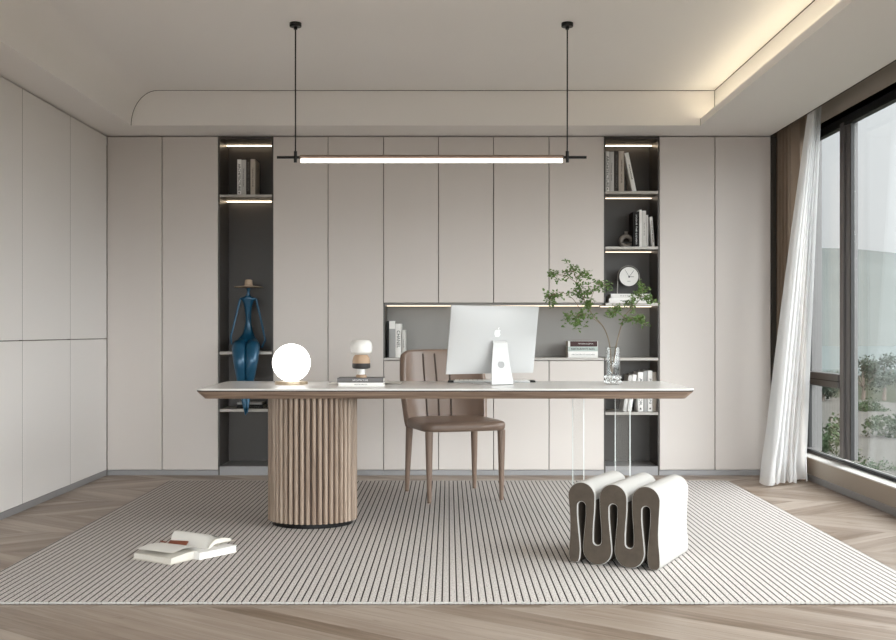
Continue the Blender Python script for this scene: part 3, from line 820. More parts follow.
upright(633.2, 639.3, 211.7, z, 'black upright book with white lettering beside the ring vase', ck, 'VOGUE THE COVERS', 'white_ink', tlen=0.22, tsize=0.014)
upright(639.4, 641.9, 209.8, z, 'thin white upright book right of the black book', cw)
upright(642.0, 646.2, 210.8, z, 'tall white speckled upright book, second right of the black book', colour('speckle', 214, 212, 208), 'ARTS', 'grey_ink', tlen=0.1, tsize=0.008)
upright(646.3, 648.4, 215.0, z, 'shorter thin white book before the leaning one', colour('offwhite', 208, 206, 202))
book('white book with black lettering leaning on the middle right shelf', 0.021, 0.222, 0.17, cw, 'FASHION BOOK', 'ink', (XX(653.3, SY), SY, z+0.0006), tilt=-0.075, tlen=0.16, tsize=0.012)
# clock books
z = ZR[2]+0.0005
hh = 0.295
book('thick white book lying directly on the shelf below the clock', 0.036, 0.300, 0.2, cw, 'ARCHITECTURAL DIGEST', 'grey_ink', (XX(629.6, 8.04), 8.04, z), flat=True, tlen=0.14, tsize=0.011)
book('thin white book under the clock, on top of the thick one', 0.032, 0.285, 0.2, colour('white2', 234, 232, 229), 'INTERIORS', 'grey_ink', (XX(630.3, 8.05), 8.05, z+0.0365), flat=True, tlen=0.15, tsize=0.009)
ZCK = z+0.0365+0.0325
# niche left
z = ZN0+0.0005
upright(387.0, 388.9, 321.0, z, 'thin black upright book at the left end of the niche', ck)
upright(389.0, 395.3, 320.8, z, 'grey upright book with white top label in the niche', clg, None, band=(0.78, 0.99, cw), Y=SY)
upright(395.4, 401.2, 323.8, z, 'white upright book lettered CHANEL in the niche', cw, 'CHANEL', 'ink', tlen=0.125, tsize=0.034, tz=0.01)
upright(401.6, 405.6, 330.0, z, 'short white upright book right of the CHANEL book', colour('offwhite', 208, 206, 202), 'HOME', 'grey_ink', tlen=0.06, tsize=0.010)
# niche right stack
sx0, sy0 = XX(583.0, 8.05), 8.05
book('bottom white book of the stack of three in the niche', 0.045, 0.217, 0.19, cw, 'ARCHITECTS HOUSES', 'grey_ink', (sx0, sy0, z), flat=True, tlen=0.17, tsize=0.010)
book('pale green middle book of the stack of three in the niche', 0.034, 0.219, 0.19, cgreen, 'RESTAURANTS BARS', 'ink', (sx0, sy0, z+0.0455), flat=True, tlen=0.17, tsize=0.020)
book('top book with dark band of the stack of three in the niche', 0.040, 0.218, 0.19, colour('white2', 234, 232, 229), 'THE HOME COLLECTION', 'white_ink', (sx0, sy0, z+0.080), flat=True, tlen=0.11, tsize=0.012, band=(0.02, 0.93, cwine), tz=-0.02)
# lower right shelf
z = ZR[4]+0.0005
book('pale grey book leaning furthest left on the lowest right shelf', 0.026, 0.268, 0.19, cg, None, 'ink', (XX(624.6, SY), SY, z), tilt=0.165)
book('white book leaning beside the pale grey one on the lowest right shelf', 0.028, 0.272, 0.19, cw, 'LIVING', 'grey_ink', (XX(629.4, SY), SY, z), tilt=0.15, tlen=0.1, tsize=0.014)
upright(638.0, 643.2, 372.3, z, 'white upright book lettered ART with triangle mark on the lowest right shelf', cw, 'ART BOOK', small='▲', tlen=0.20, tsize=0.026)
upright(643.3, 647.4, 370.9, z, 'mid grey upright book on the lowest right shelf', clg, 'Studio', tlen=0.06, tsize=0.011)
upright(647.8, 652.5, 370.8, z, 'white upright book lettered MODERN on the lowest right shelf', cw, 'MODERN', small='▲', tlen=0.18, tsize=0.022)
upright(652.6, 657.0, 372.0, z, 'taupe upright book against the right side of the lowest shelf', cb)
# lower left shelf
z = ZL[2]+0.0005
book('black book lying flat on the lowest left shelf behind the blue feet', 0.026, 0.195, 0.19, ck, 'COLLECTED WORKS', 'grey_ink', (XX(249.8, 8.1), 8.1, z), flat=True, tlen=0.15, tsize=0.006)
book('grey book lying on top of the black book behind the blue feet', 0.014, 0.185, 0.17, clg, None, 'ink', (XX(249.5, 8.11), 8.11, z+0.0265), flat=True)
# desk stack
by = 5.955
book('white lower book of the two under the small ornament on the desk', 0.0195, 0.243, 0.17, cw, 'ARCHITECTURE NOW', 'grey_ink', (XX(360.9, by), by, TZ+0.0004), flat=True, tlen=0.07, tsize=0.009)
book('grey upper book of the two under the small ornament on the desk', 0.0245, 0.250, 0.175, colour('deskgrey', 112, 110, 110), 'ARCHITECTURE', 'white_ink', (XX(360.2, by), by+0.003, TZ+0.0204), flat=True, tlen=0.085, tsize=0.013)
ZD = TZ+0.0204+0.025
# open magazine behind the stack
bm = new_bm()
def pg(s): return lambda u, v: Vector((s*u*0.205, (v-0.5)*0.27, 0.0012+0.010*math.sin(min(u*1.2, 1)*PI)*(1-u*0.5)))
grid(bm, pg(1), 12, 3); grid(bm, pg(-1), 12, 3)
bmesh.ops.solidify(bm, geom=bm.faces[:], thickness=0.001)
mg = obj('magazine', bm, M['paper']); mg.location = (XX(365.5, 6.30), 6.335, TZ+0.0006)
tag(mg, 'open white magazine lying behind the grey and white books on the desk', 'magazine')

# ================================================================== ORNAMENT on the desk books (a plain banded turned form)
t = thing('ornament', 'small banded ornament, white, tan and black, standing on the desk books', 'ornament', (XX(361.2, 6.03), 6.035, ZD))
bm = new_bm(); add_lathe(bm, [(0.030, 0), (0.031, 0.003), (0.029, 0.012), (0.022, 0.016)], 32); obj('foot', bm, M['tan'], t)
bm = new_bm(); add_lathe(bm, [(0.021, 0.016), (0.021, 0.048)], 28); obj('stem', bm, M['white'], t)
bm = new_bm(); add_lathe(bm, [(0.036, 0.048), (0.048, 0.052), (0.050, 0.060), (0.049, 0.078)], 36); obj('dark_band', bm, M['darkclay'], t)
bm = new_bm(); add_lathe(bm, [(0.048, 0.078), (0.049, 0.090), (0.044, 0.112), (0.033, 0.124)], 36); obj('tan_band', bm, M['tan'], t)
bm = new_bm(); add_lathe(bm, [(0.034, 0.124), (0.048, 0.128), (0.058, 0.138), (0.061, 0.165), (0.057, 0.190), (0.044, 0.204), (0.020, 0.208), (0.0, 0.208)], 40); obj('cap', bm, M['white'], t)

# ================================================================== COMPUTER
def make_computer():
    a = math.radians(27)
    Yc = 6.20; Xc = XX(493.0, Yc)
    t = thing('desktop_computer', 'white all-in-one computer seen from behind, standing on the desk', 'computer', (Xc, Yc, TZ), a)
    # local: +x along screen, -y is the back normal (towards the camera); tilt so the top leans towards -y
    W_, H_ = 0.560, 0.385; tilt = math.radians(9.5)
    R_ = Matrix.Translation((-0.014, 0.010, 0.062)) @ Matrix.Rotation(tilt, 4, 'X')
    bm = new_bm()
    def bulge(u, v): return 0.007+0.034*max(0.0, (1-abs(u)**2.4)*(1-abs(v)**2.4))**0.8
    def back(u, v):
        u = 2*u-1; v = 2*v-1; u = math.sin(u*PI/2)*0.35+u*0.65; v = math.sin(v*PI/2)*0.35+v*0.65
        return Vector((u*W_/2, -bulge(u, v), H_/2+v*H_/2))
    vs = grid(bm, back, 33, 29)
    border = [vs[i][0] for i in range(33)]+[vs[32][j] for j in range(1, 29)]+[vs[i][28] for i in range(31, -1, -1)]+[vs[0][j] for j in range(27, 0, -1)]
    fr = [bm.verts.new((v.co.x, 0.0, v.co.z)) for v in border]
    for i in range(len(fr)): bm.faces.new((border[i], border[(i+1) % len(fr)], fr[(i+1) % len(fr)], fr[i]))
    bm.faces.new(fr); bm.transform(R_)
    body = obj('housing', bm, M['alu'], t, ang=0.9)
    bm = new_bm(); add_box(bm, -W_/2+0.006, W_/2-0.006, 0.0001, 0.0015, 0.075, H_-0.006); bm.transform(R_); tag(obj('screen', bm, M['ink'], t), 'black glass screen')
    # stand: strip from the back of the housing down and forward, then foot
    p_top = R_ @ Vector((0.014, -0.041, 0.190)); p_mid = Vector((0, p_top.y-0.022, p_top.z-0.03))
    path = [(p_top+Vector((0, 0.012, 0.004)), 0.042), (p_top+Vector((0, -0.012, 0.0)), 0.044), (p_top+Vector((0, -0.020, -0.010)), 0.045),
            (p_top*0.45+Vector((0, -0.108, 0.016))*0.55, 0.057), (Vector((0, -0.108, 0.016)), 0.068), (Vector((0, -0.108, 0.006)), 0.069), (Vector((0, -0.096, 0.0035)), 0.070), (Vector((0, 0.08, 0.003)), 0.084)]
    bm = new_bm(); vs = []
    for i, (p, hw) in enumerate(path):
        d = (path[min(i+1, len(path)-1)][0]-path[max(i-1, 0)][0]).normalized(); nn = Vector((0, d.z, -d.y))*0.0028
        vs.append([bm.verts.new(p+nn+Vector((s*hw, 0, 0))) for s in (-1, 1)]+[bm.verts.new(p-nn+Vector((s*hw, 0, 0))) for s in (1, -1)])
    for p, q in zip(vs, vs[1:]):
        for i in range(4): bm.faces.new((p[i], p[(i+1) % 4], q[(i+1) % 4], q[i]))
    bm.faces.new(vs[0]); bm.faces.new(vs[-1])
    for v in bm.verts: v.co.z = max(v.co.z, 0.0003)
    st = obj('stand', bm, M['alu_stand'], t)
    # cable hole, shown as a grey disc set in the stand
    q0, q1 = path[3][0], path[4][0]
    cpt = q0.lerp(q1, 0.05); d = (q1-q0).normalized(); nn = Vector((0, d.z, -d.y)); nn = nn if nn.y < 0 else -nn
    bm = new_bm()
    ring = [bm.verts.new(cpt+nn*0.0046+Vector((1, 0, 0))*0.021*math.cos(2*PI*k/28)+d*0.021*math.sin(2*PI*k/28)) for k in range(28)]
    ring2 = [bm.verts.new(v.co-nn*0.001) for v in ring]
    bm.faces.new(ring); bm.faces.new(list(reversed(ring2)))
    for k in range(28): bm.faces.new((ring[k], ring[(k+1) % 28], ring2[(k+1) % 28], ring2[k]))
    tag(obj('cable_hole', bm, mat('hole_grey', srgb(150, 150, 150), 0.5), st), 'round grey cable hole')
    # fruit emblem with a bite and a leaf
    pts = [(0.0, 0.78), (0.18, 0.88), (0.42, 0.92), (0.66, 0.80), (0.80, 0.62), (0.62, 0.44), (0.56, 0.18), (0.64, -0.06), (0.88, -0.26),
           (0.76, -0.56), (0.56, -0.84), (0.34, -1.0), (0.12, -0.94), (0.0, -0.90), (-0.14, -0.94), (-0.36, -1.0), (-0.58, -0.84), (-0.80, -0.48), (-0.90, -0.06), (-0.86, 0.40), (-0.66, 0.74), (-0.38, 0.90), (-0.16, 0.86)]
    k = 0.021
    def cm(p):
        q = []
        n = len(p)
        for i in range(n):
            p0, p1, p2, p3 = [Vector(p[(i+j) % n]) for j in (-1, 0, 1, 2)]
            for s in (0, 0.5):
                q.append(tuple(0.5*((2*p1)+(p2-p0)*s+(2*p0-5*p1+4*p2-p3)*s*s+(3*p1-p0-3*p2+p3)*s**3)))
        return q
    bm = new_bm(); zc_ = 0.236; yb = -0.0395
    f_ = lambda u, v, h: R_ @ Vector((0.004+u*k, yb-h, zc_+v*k))
    add_prism(bm, cm(pts), -0.006, 0.0016, f_)
    leaf = [(0.02, 1.02), (0.06, 1.28), (0.22, 1.50), (0.44, 1.60), (0.42, 1.36), (0.26, 1.12)]
    add_prism(bm, cm(leaf), -0.006, 0.0016, f_)
    tag(obj('logo', bm, M['logo'], body), 'white apple emblem with a bite and a leaf')
    ring = new_bm()
    cp = cm(pts); add_tube(ring, [f_(u, v, 0.0004) for u, v in cp]+[f_(*cp[0], 0.0004)], 0.0009, 5)
    cl = cm(leaf); add_tube(ring, [f_(u, v, 0.0004) for u, v in cl]+[f_(*cl[0], 0.0004)], 0.0009, 5)
    obj('logo_outline', ring, colour('logoedge', 176, 178, 180), body)
make_computer()
# keyboard
kb = thing('keyboard', 'slim silver keyboard with black ends behind the computer', 'keyboard', (XX(491.5, 6.46), 6.46, TZ+0.0004))
bm = new_bm(); add_box(bm, -0.222, 0.222, -0.06, 0.06, 0.0, 0.010, 0.003, 2); obj('keyboard_body', bm, M['alu'], kb)
bm = new_bm(); add_box(bm, -0.255, -0.2225, -0.055, 0.055, 0.0005, 0.0105, 0.003, 2); add_box(bm, 0.2225, 0.255, -0.055, 0.055, 0.0005, 0.0105, 0.003, 2); obj('end_cap', bm, M['black'], kb)
bm = new_bm()
for r_ in range(5):
    for c_ in range(16): add_box(bm, -0.214+c_*0.0268, -0.214+c_*0.0268+0.0235, -0.053+r_*0.0215, -0.053+r_*0.0215+0.018, 0.0101, 0.0125)
obj('keys', bm, M['white'], kb)

# ================================================================== VASE AND BRANCHES
vx, vy = XX(613.0, 6.15), 6.15
va = thing('glass_vase', 'clear glass cylinder vase with a pebbled crystal foot on the desk', 'vase', (vx, vy, TZ+0.0004))
bm = new_bm()
pr = [(0.0, 0.052), (0.030, 0.052), (0.0345, 0.060), (0.0365, 0.09), (0.037, 0.2075), (0.0385, 0.209), (0.040, 0.2075), (0.0398, 0.09), (0.039, 0.045), (0.038, 0.010), (0.034, 0.002), (0.0, 0.002)]
add_lathe(bm, pr, 40, caps=False); obj('vase_body', bm, M['vase_glass'], va, ang=0.8)
bm = new_bm(); random.seed(3)
for i in range(16):
    a = 2*PI*i/8+(0.4 if i > 7 else 0); zz = 0.016 if i < 8 else 0.040
    r = bmesh.ops.create_uvsphere(bm, u_segments=12, v_segments=8, radius=1)
    s = random.uniform(0.012, 0.016)
    for v in r['verts']: v.co = Vector((0.036*math.cos(a)+v.co.x*s, 0.036*math.sin(a)+v.co.y*s, zz+v.co.z*s*0.9))
obj('crystal_foot', bm, M['crystal'], va)

def branch(label, stem, twigs, clusters, seed):
    random.seed(seed)
    t = thing('leafy_branch', label, 'branch', (vx, vy, TZ+0.06), 0, None); off = Vector(t.location)
    bm = new_bm()
    def cr(p, n=6):
        p = [Vector(q) for q in p]; out = []
        for i in range(len(p)-1):
            p0 = p[max(i-1, 0)]; p1 = p[i]; p2 = p[i+1]; p3 = p[min(i+2, len(p)-1)]
            for j in range(n):
                s = j/n; out.append(0.5*((2*p1)+(p2-p0)*s+(2*p0-5*p1+4*p2-p3)*s*s+(3*p1-p0-3*p2+p3)*s**3))
        return out+[p[-1]]
    st = cr(stem); add_tube(bm, st, [0.0036-0.0022*i/len(st) for i in range(len(st))], 7)
    for tw in twigs:
        q = cr(tw, 4); add_tube(bm, q, [0.0019-0.0011*i/len(q) for i in range(len(q))], 5)
    ends = clusters
    tips = []
    for c, r, n in ends:                        # fine twigs inside each cluster
        c = Vector(c)
        anchor = min([p for p in st]+[Vector(p) for tw in twigs for p in tw], key=lambda p: (p-c).length)
        for k in range(max(5, n//4)):
            e = c+Vector((random.gauss(0, r*0.62), random.gauss(0, r*0.65), random.gauss(0, r*0.52)))
            m_ = anchor.lerp(e, 0.5)+Vector((0, 0, random.uniform(0, 0.012)))
            add_tube(bm, [anchor, m_, e], [0.0011, 0.0009, 0.0005], 4, False); tips.append((m_, e, n))
    for v in bm.verts: v.co -= off
    obj('stem', bm, M['bark'], t)
    bm = new_bm()
    for m_, e, n in tips:
        for k in range(12):
            p = m_.lerp(e, random.random()**0.6*1.12)+Vector((random.gauss(0, 0.009), random.gauss(0, 0.010), random.gauss(0, 0.009)))
            L_ = random.uniform(0.012, 0.023); Wd = L_*random.uniform(0.26, 0.36)
            d = Vector((random.gauss(0, 1), random.gauss(0, 0.7), random.gauss(-0.1, 0.7))).normalized()
            s_ = d.cross(Vector((random.gauss(0, 0.5), random.gauss(-0.5, 0.5), 1))).normalized(); nn = d.cross(s_)
            pts = [p, p+d*L_*0.35+s_*Wd-nn*L_*0.08, p+d*L_*0.7+s_*Wd*0.75, p+d*L_, p+d*L_*0.7-s_*Wd*0.75, p+d*L_*0.35-s_*Wd-nn*L_*0.08]
            vs = [bm.verts.new(q-off) for q in pts]; mid = bm.verts.new(p+d*L_*0.5+nn*L_*0.07-off)
            for j in range(6): bm.faces.new((vs[j], vs[(j+1) % 6], mid))
    obj('foliage', bm, M['leaf'], t, smooth=False)
P_ = lambda x, y, dy=0.0: at(x, y, vy+dy)
def cl(l): return [(P_(x, y, d), r, n) for x, y, r, n, d in l]
branch('taller leafy branch in the vase leaning towards the left',
  [P_(611, 372), P_(610, 347), P_(604, 328, .02), P_(592, 314, .03), P_(584, 300, .04), P_(578, 285, .04), P_(574, 272, .03)],
  [[P_(602, 325), P_(592, 318, -.02), P_(580, 314, -.05), P_(568, 316, -.06)], [P_(580, 309, .02), P_(572, 298, .0), P_(560, 292, -.03), P_(550, 296, -.03)],
   [P_(590, 312, .03), P_(592, 296, .05), P_(598, 284, .05), P_(602, 281, .05)], [P_(577, 283, .04), P_(566, 276, .02), P_(556, 274, .0)]],
  cl([(556, 276, .040, 30, 0), (569, 271, .042, 36, .03), (583, 276, .034, 26, .05), (596, 286, .050, 46, .05), (578, 287, .050, 46, .0), (587, 297, .045, 44, .04), (556, 297, .040, 32, -.03), (590, 303, .035, 30, .03),
      (570, 319, .034, 26, -.06), (584, 317, .042, 38, -.03), (577, 327, .026, 18, -.05), (552, 303, .025, 14, -.03)]), 11)
branch('shorter leafy branch in the vase leaning towards the right',
  [P_(612, 374, .01), P_(616, 347, .01), P_(620, 330, 0), P_(625, 316, 0), P_(634, 306, .01), P_(642, 297, .02)],
  [[P_(624, 318), P_(618, 312, -.02), P_(610, 314, -.03)], [P_(624, 318), P_(632, 318, -.03), P_(640, 320, -.05)], [P_(640, 299, .02), P_(643, 290, .02), P_(645, 285, .02)], [P_(640, 299, .02), P_(648, 299, .02), P_(654, 301, .02)]],
  cl([(611, 314, .030, 26, -.03), (618, 307, .024, 20, -.02), (629, 302, .036, 32, .0), (641, 288, .024, 20, .02), (643, 297, .038, 34, .02), (652, 301, .024, 16, .02), (627, 319, .030, 24, -.03), (640, 321, .038, 38, -.05)]), 23)

# ================================================================== CLOCK AND RING VASE
cy_ = 8.13
t = thing('table_clock', 'round white clock in an arched metal frame on two white books', 'clock', (XX(628.6, cy_), cy_, ZCK))
rr = 9.7*cy_/F; zc0 = ZZ(276.6, cy_)-ZCK
bm = new_bm(); hw = 0.0835
pts = [(-hw, 0, 0), (-hw+0.004, 0, zc0)]+[(-(hw-0.004)*math.cos(PI*k/24), 0, zc0+(hw-0.004)*math.sin(PI*k/24)) for k in range(1, 24)]+[(hw-0.004, 0, zc0), (hw, 0, 0)]
add_tube(bm, pts, 0.0038, 8); obj('arch_frame', bm, M['shelf_edge'], t)
Rm = Matrix.Rotation(PI/2, 4, 'X')
bm = new_bm(); add_lathe(bm, [(rr+0.0015, -0.014), (rr+0.0035, -0.010), (rr+0.0035, 0.014), (rr-0.001, 0.016), (rr-0.001, -0.014)], 48, caps=False); bm.transform(Matrix.Translation((0, 0, zc0)) @ Rm); obj('clock_case', bm, M['frame_dark'], t)
bm = new_bm(); add_lathe(bm, [(rr, -0.013), (rr, 0.012)], 48); bm.transform(Matrix.Translation((0, 0, zc0)) @ Rm); face = obj('clock_face', bm, M['white'], t)
for an, ln, wd in ((-30, 0.062, 0.0016), (36, 0.058, 0.0022), (90, 0.036, 0.0032)):
    bm = new_bm(); add_box(bm, -wd/2, wd/2, -0.0145, -0.0135, -0.008, ln); bm.transform(Matrix.Translation((0.002, 0, zc0-0.002)) @ Matrix.Rotation(math.radians(an), 4, 'Y')); obj('hand', bm, M['ink'], t)
bm = new_bm(); add_lathe(bm, [(0.0055, 0.012), (0.0055, 0.0165)], 16); bm.transform(Matrix.Translation((0.002, 0, zc0-0.002)) @ Rm); obj('hand_hub', bm, M['ink'], t)
bm = new_bm(); add_box(bm, -0.012, 0.012, -0.0135, -0.0128, zc0-0.036, zc0-0.033); obj('dial_mark', bm, M['grey_ink'], face)

ry = 8.14
z = ZR[1]+0.0005
t = thing('ring_vase', 'small grey ring-shaped vase with short neck beside the black book', 'vase', (XX(626.2, ry), ry, z))
bm = new_bm(); R0, r0 = 0.036, 0.0165
def tor(u, v):
    a, b = 2*PI*u, 2*PI*v
    return Vector(((R0+r0*math.cos(b))*math.cos(a)*1.06, 0.024*math.sin(b), 0.0515+(R0+r0*math.cos(b))*math.sin(a)*0.98))
grid(bm, tor, 40, 17, True); obj('ring_body', bm, M['greyclay'], t, ang=2)
bm = new_bm(); add_lathe(bm, [(0.013, 0.094), (0.0125, 0.112), (0.015, 0.122), (0.011, 0.122), (0.009, 0.110)], 20); obj('neck', bm, M['greyclay'], t)
bm = new_bm(); add_box(bm, -0.040, 0.040, -0.0255, 0.0255, 0.036, 0.046, 0.003, 2); tag(obj('painted_reflection', bm, M['darkclay'], t), 'black band painted as a dark reflection across the ring')  # dark band paints a reflection seen across the glazed ring

# ================================================================== BLUE SCULPTURE
def skin(name, pts, edges, m, parent, off, lv=2, root=0):
    me = bpy.data.meshes.new(name); me.from_pydata([Vector(p[0])-off for p in pts], edges, []); 
    o = bpy.data.objects.new(name, me); C.objects.link(o)
    md = o.modifiers.new('skin', 'SKIN'); md.use_smooth_shade = True
    sv = me.skin_vertices[0].data
    for i, p in enumerate(pts):
        r = p[1]; sv[i].radius = r if isinstance(r, tuple) else (r, r)
    sv[root].use_root = True
    s = o.modifiers.new('subdivision', 'SUBSURF'); s.levels = lv; s.render_levels = lv
    dg = bpy.context.evaluated_depsgraph_get(); dg.update()
    m2 = bpy.data.meshes.new_from_object(o.evaluated_get(dg)); bpy.data.objects.remove(o); m2.name = name
    for p in m2.polygons: p.use_smooth = True
    m2.materials.clear(); m2.materials.append(m)
    o = bpy.data.objects.new(name, m2); C.objects.link(o); o.parent = parent
    return o
Ys = 8.10
t = thing('figure_sculpture', 'slender blue seated figure sculpture in a straw hat, legs hanging over the shelf', 'sculpture', (XX(247.5, Ys), Ys, ZL[1])); off = Vector(t.location)
A = lambda x, y, Y=Ys: at(x, y, Y)
pts = [(A(248.0, 344, 8.14), (0.060, 0.050)), (A(248.2, 334, 8.15), (0.042, 0.032)), (A(248.4, 322, 8.145), (0.020, 0.018)), (A(248.2, 310, 8.13), (0.026, 0.020)),
       (A(248, 300.5, 8.12), (0.040, 0.022)), (A(248.2, 295.5, 8.115), (0.018, 0.014)), (A(248.3, 292, 8.11), 0.010), (A(248.5, 287.5, 8.11), (0.019, 0.022)),
       (A(240.5, 298.3, 8.12), 0.010), (A(256.0, 298.3, 8.12), 0.010),
       (A(236.0, 316, 8.11), 0.0085), (A(230.8, 337, 8.09), 0.0075), (A(231.8, 345, 8.07), 0.008),
       (A(260.5, 318, 8.13), 0.0085), (A(265.3, 340, 8.12), 0.0085), (A(261.5, 348, 8.10), 0.009),
       ]
edges = [(0, 1), (1, 2), (2, 3), (3, 4), (4, 5), (5, 6), (6, 7), (4, 8), (4, 9), (8, 10), (10, 11), (11, 12), (9, 13), (13, 14), (14, 15)]
# legs joined at the pelvis
n0 = len(pts)
yk = 7.90
pts += [(A(241.5, 345.5, 8.07), 0.052), (A(238.8, 346.5, yk), 0.058), (A(240.2, 362, yk-0.035), 0.053), (A(241.5, 380, yk-0.02), 0.038), (A(243.8, 398, yk+0.01), 0.022), (A(245.0, 409, yk-0.01), 0.012), (A(245.6, 415, yk-0.05), 0.006)]
pts += [(A(253.5, 345.5, 8.07), 0.050), (A(253.0, 346.5, yk), 0.054), (A(251.6, 362, yk-0.035), 0.049), (A(249.8, 380, yk-0.02), 0.034), (A(247.8, 398, yk+0.01), 0.020), (A(247.2, 408, yk-0.01), 0.012), (A(247.2, 413, yk-0.05), 0.006)]
for s0 in (n0, n0+7):
    edges += [(0, s0)]+[(s0+i, s0+i+1) for i in range(6)]
fig = skin('body', pts, edges, M['blue'], t, off)
hz = ZZ(286.3, 8.11)-ZL[1]
hat = new_bm(); pr = [(0.0, 0.052), (0.020, 0.051), (0.026, 0.046), (0.029, 0.012), (0.034, 0.006), (0.080, 0.002), (0.108, -0.003), (0.108, -0.005), (0.034, 0.001), (0.024, 0.002), (0.0, 0.002)]
add_lathe(hat, pr, 40, A(248.6, 286, 8.11).x-off.x, 0.01, caps=False)
for v in hat.verts: v.co.z += hz-0.002
obj('hat', hat, M['straw'], fig)

# ================================================================== FLOOR BOOKS
def open_book():
    ang = math.radians(-32)
    t = thing('open_book', 'open white book with loose curled pages lying on the striped rug', 'book', (-1.226, 5.125, RT+0.0005), ang)
    # local x along the spine, -y = near half, +y = far half
    Ls, Wn = 0.245, 0.205
    bm = new_bm(); add_box(bm, -Ls/2, Ls/2, -Wn-0.008, 0.012, 0.0, 0.003, 0.001, 1)
    def fc(u, v): return Vector(((u-0.5)*Ls, 0.004+v*(Wn+0.005), 0.0015+0.056*min(1, v*2.2)*(1.0 if v > .45 else v*2.2)*0.72))
    grid(bm, fc, 2, 14); obj('cover', bm, colour('floorcover', 206, 200, 190), t)
    # near page block, pages falling left
    bm = new_bm()
    def top(v): return 0.006+0.030*math.sin(PI*min(1, (0.10+v*0.92)))**0.45 if v < 0.55 else 0.006+0.030-0.010*(v-0.55)/0.45
    n = 14
    prof = [(0.0, 0.004)]+[(-i/n*Wn*0.985, top(i/n)) for i in range(n+1)]+[(-Wn*0.985-0.004, 0.0035)]
    add_prism(bm, prof, -Ls/2+0.004, Ls/2-0.004, lambda u, v, h: Vector((h, u, v))); obj('pages', bm, M['pages'], t)
    bm = new_bm()
    def sheet(u, v): return Vector(((u-0.5)*(Ls-0.012)+0.004, -v*Wn*0.94, 0.016+0.038*math.sin(PI*(0.15+0.62*v))**0.7+0.004*u))
    grid(bm, sheet, 6, 12); bmesh.ops.solidify(bm, geom=bm.faces[:], thickness=0.0008); obj('loose_page', bm, M['paper'], t)
    # far half: curled stack resting on the book underneath
    for k in range(7):
        bm = new_bm(); lift = 0.010*k; sp = 0.022*k
        def f2(u, v, k=k):
            h = 0.046+0.036*math.sin(PI*min(1, v*0.80+0.08))*(0.45+0.09*k)
            return Vector(((u-0.5)*(Ls-0.01)-0.006*k*v, 0.004+v*(Wn*0.90-0.010*k), 0.006+(h-0.012)*(math.sin(min(1, v*2.2)*PI/2))+0.0016*k))
        grid(bm, f2, 5, 14); bmesh.ops.solidify(bm, geom=bm.faces[:], thickness=0.0012); obj('loose_page', bm, M['paper'], t)
    bm = new_bm()
    def blk(v): return 0.048+0.012*math.sin(PI*v)
    prof = [(0.004, 0.006)]+[(0.006+i/10*Wn*0.84, 0.008+(blk(i/10)-0.008)*math.sin(min(1, i/10*2.2)*PI/2)+0.008) for i in range(11)]+[(0.006+Wn*0.84, 0.0455)]+[(0.006+(1-i/8)*Wn*0.84, 0.044*math.sin(min(1, (1-i/8)*2.2)*PI/2)+0.002) for i in range(8)]
    add_prism(bm, prof, -Ls/2+0.004, Ls/2-0.004, lambda u, v, h: Vector((h, u, v))); obj('pages', bm, M['pages'], t)
    return t
open_book()
cm_ = at(174, 542.5, 5.24)
bm = new_bm(); add_box(bm, -0.040, 0.056, -0.014, 0.014, 0.0, 0.006, 0.002, 2)
for kx in (-0.075, -0.064): add_tube(bm, [(kx-0.012, 0.006, 0.004), (kx, -0.004, 0.006), (kx+0.012, 0.002, 0.003)], 0.0028, 6)
o = obj('bookmark', bm, M['brown']); o.location = (-1.268, 5.132, 0.0600); o.rotation_euler = (math.radians(28), 0.0, math.radians(-16))
tag(o, 'small brown leather bookmark lying in the fold of the open book', 'bookmark')
t = thing('book', 'closed white book lying on the rug beneath the open book', 'book', (-1.128, 4.985, RT+0.0005), math.atan2(0.18, 0.133))
bm = new_bm(); add_box(bm, 0, 0.228, 0, 0.165, 0, 0.003, 0.001, 1); add_box(bm, 0, 0.228, 0, 0.165, 0.029, 0.032, 0.001, 1); add_box(bm, 0.0, 0.003, 0, 0.165, 0, 0.032); obj('cover', bm, colour('white2', 234, 232, 229), t)
bm = new_bm(); add_box(bm, 0.003, 0.224, 0.003, 0.162, 0.003, 0.029); obj('pages', bm, M['paper'], t)

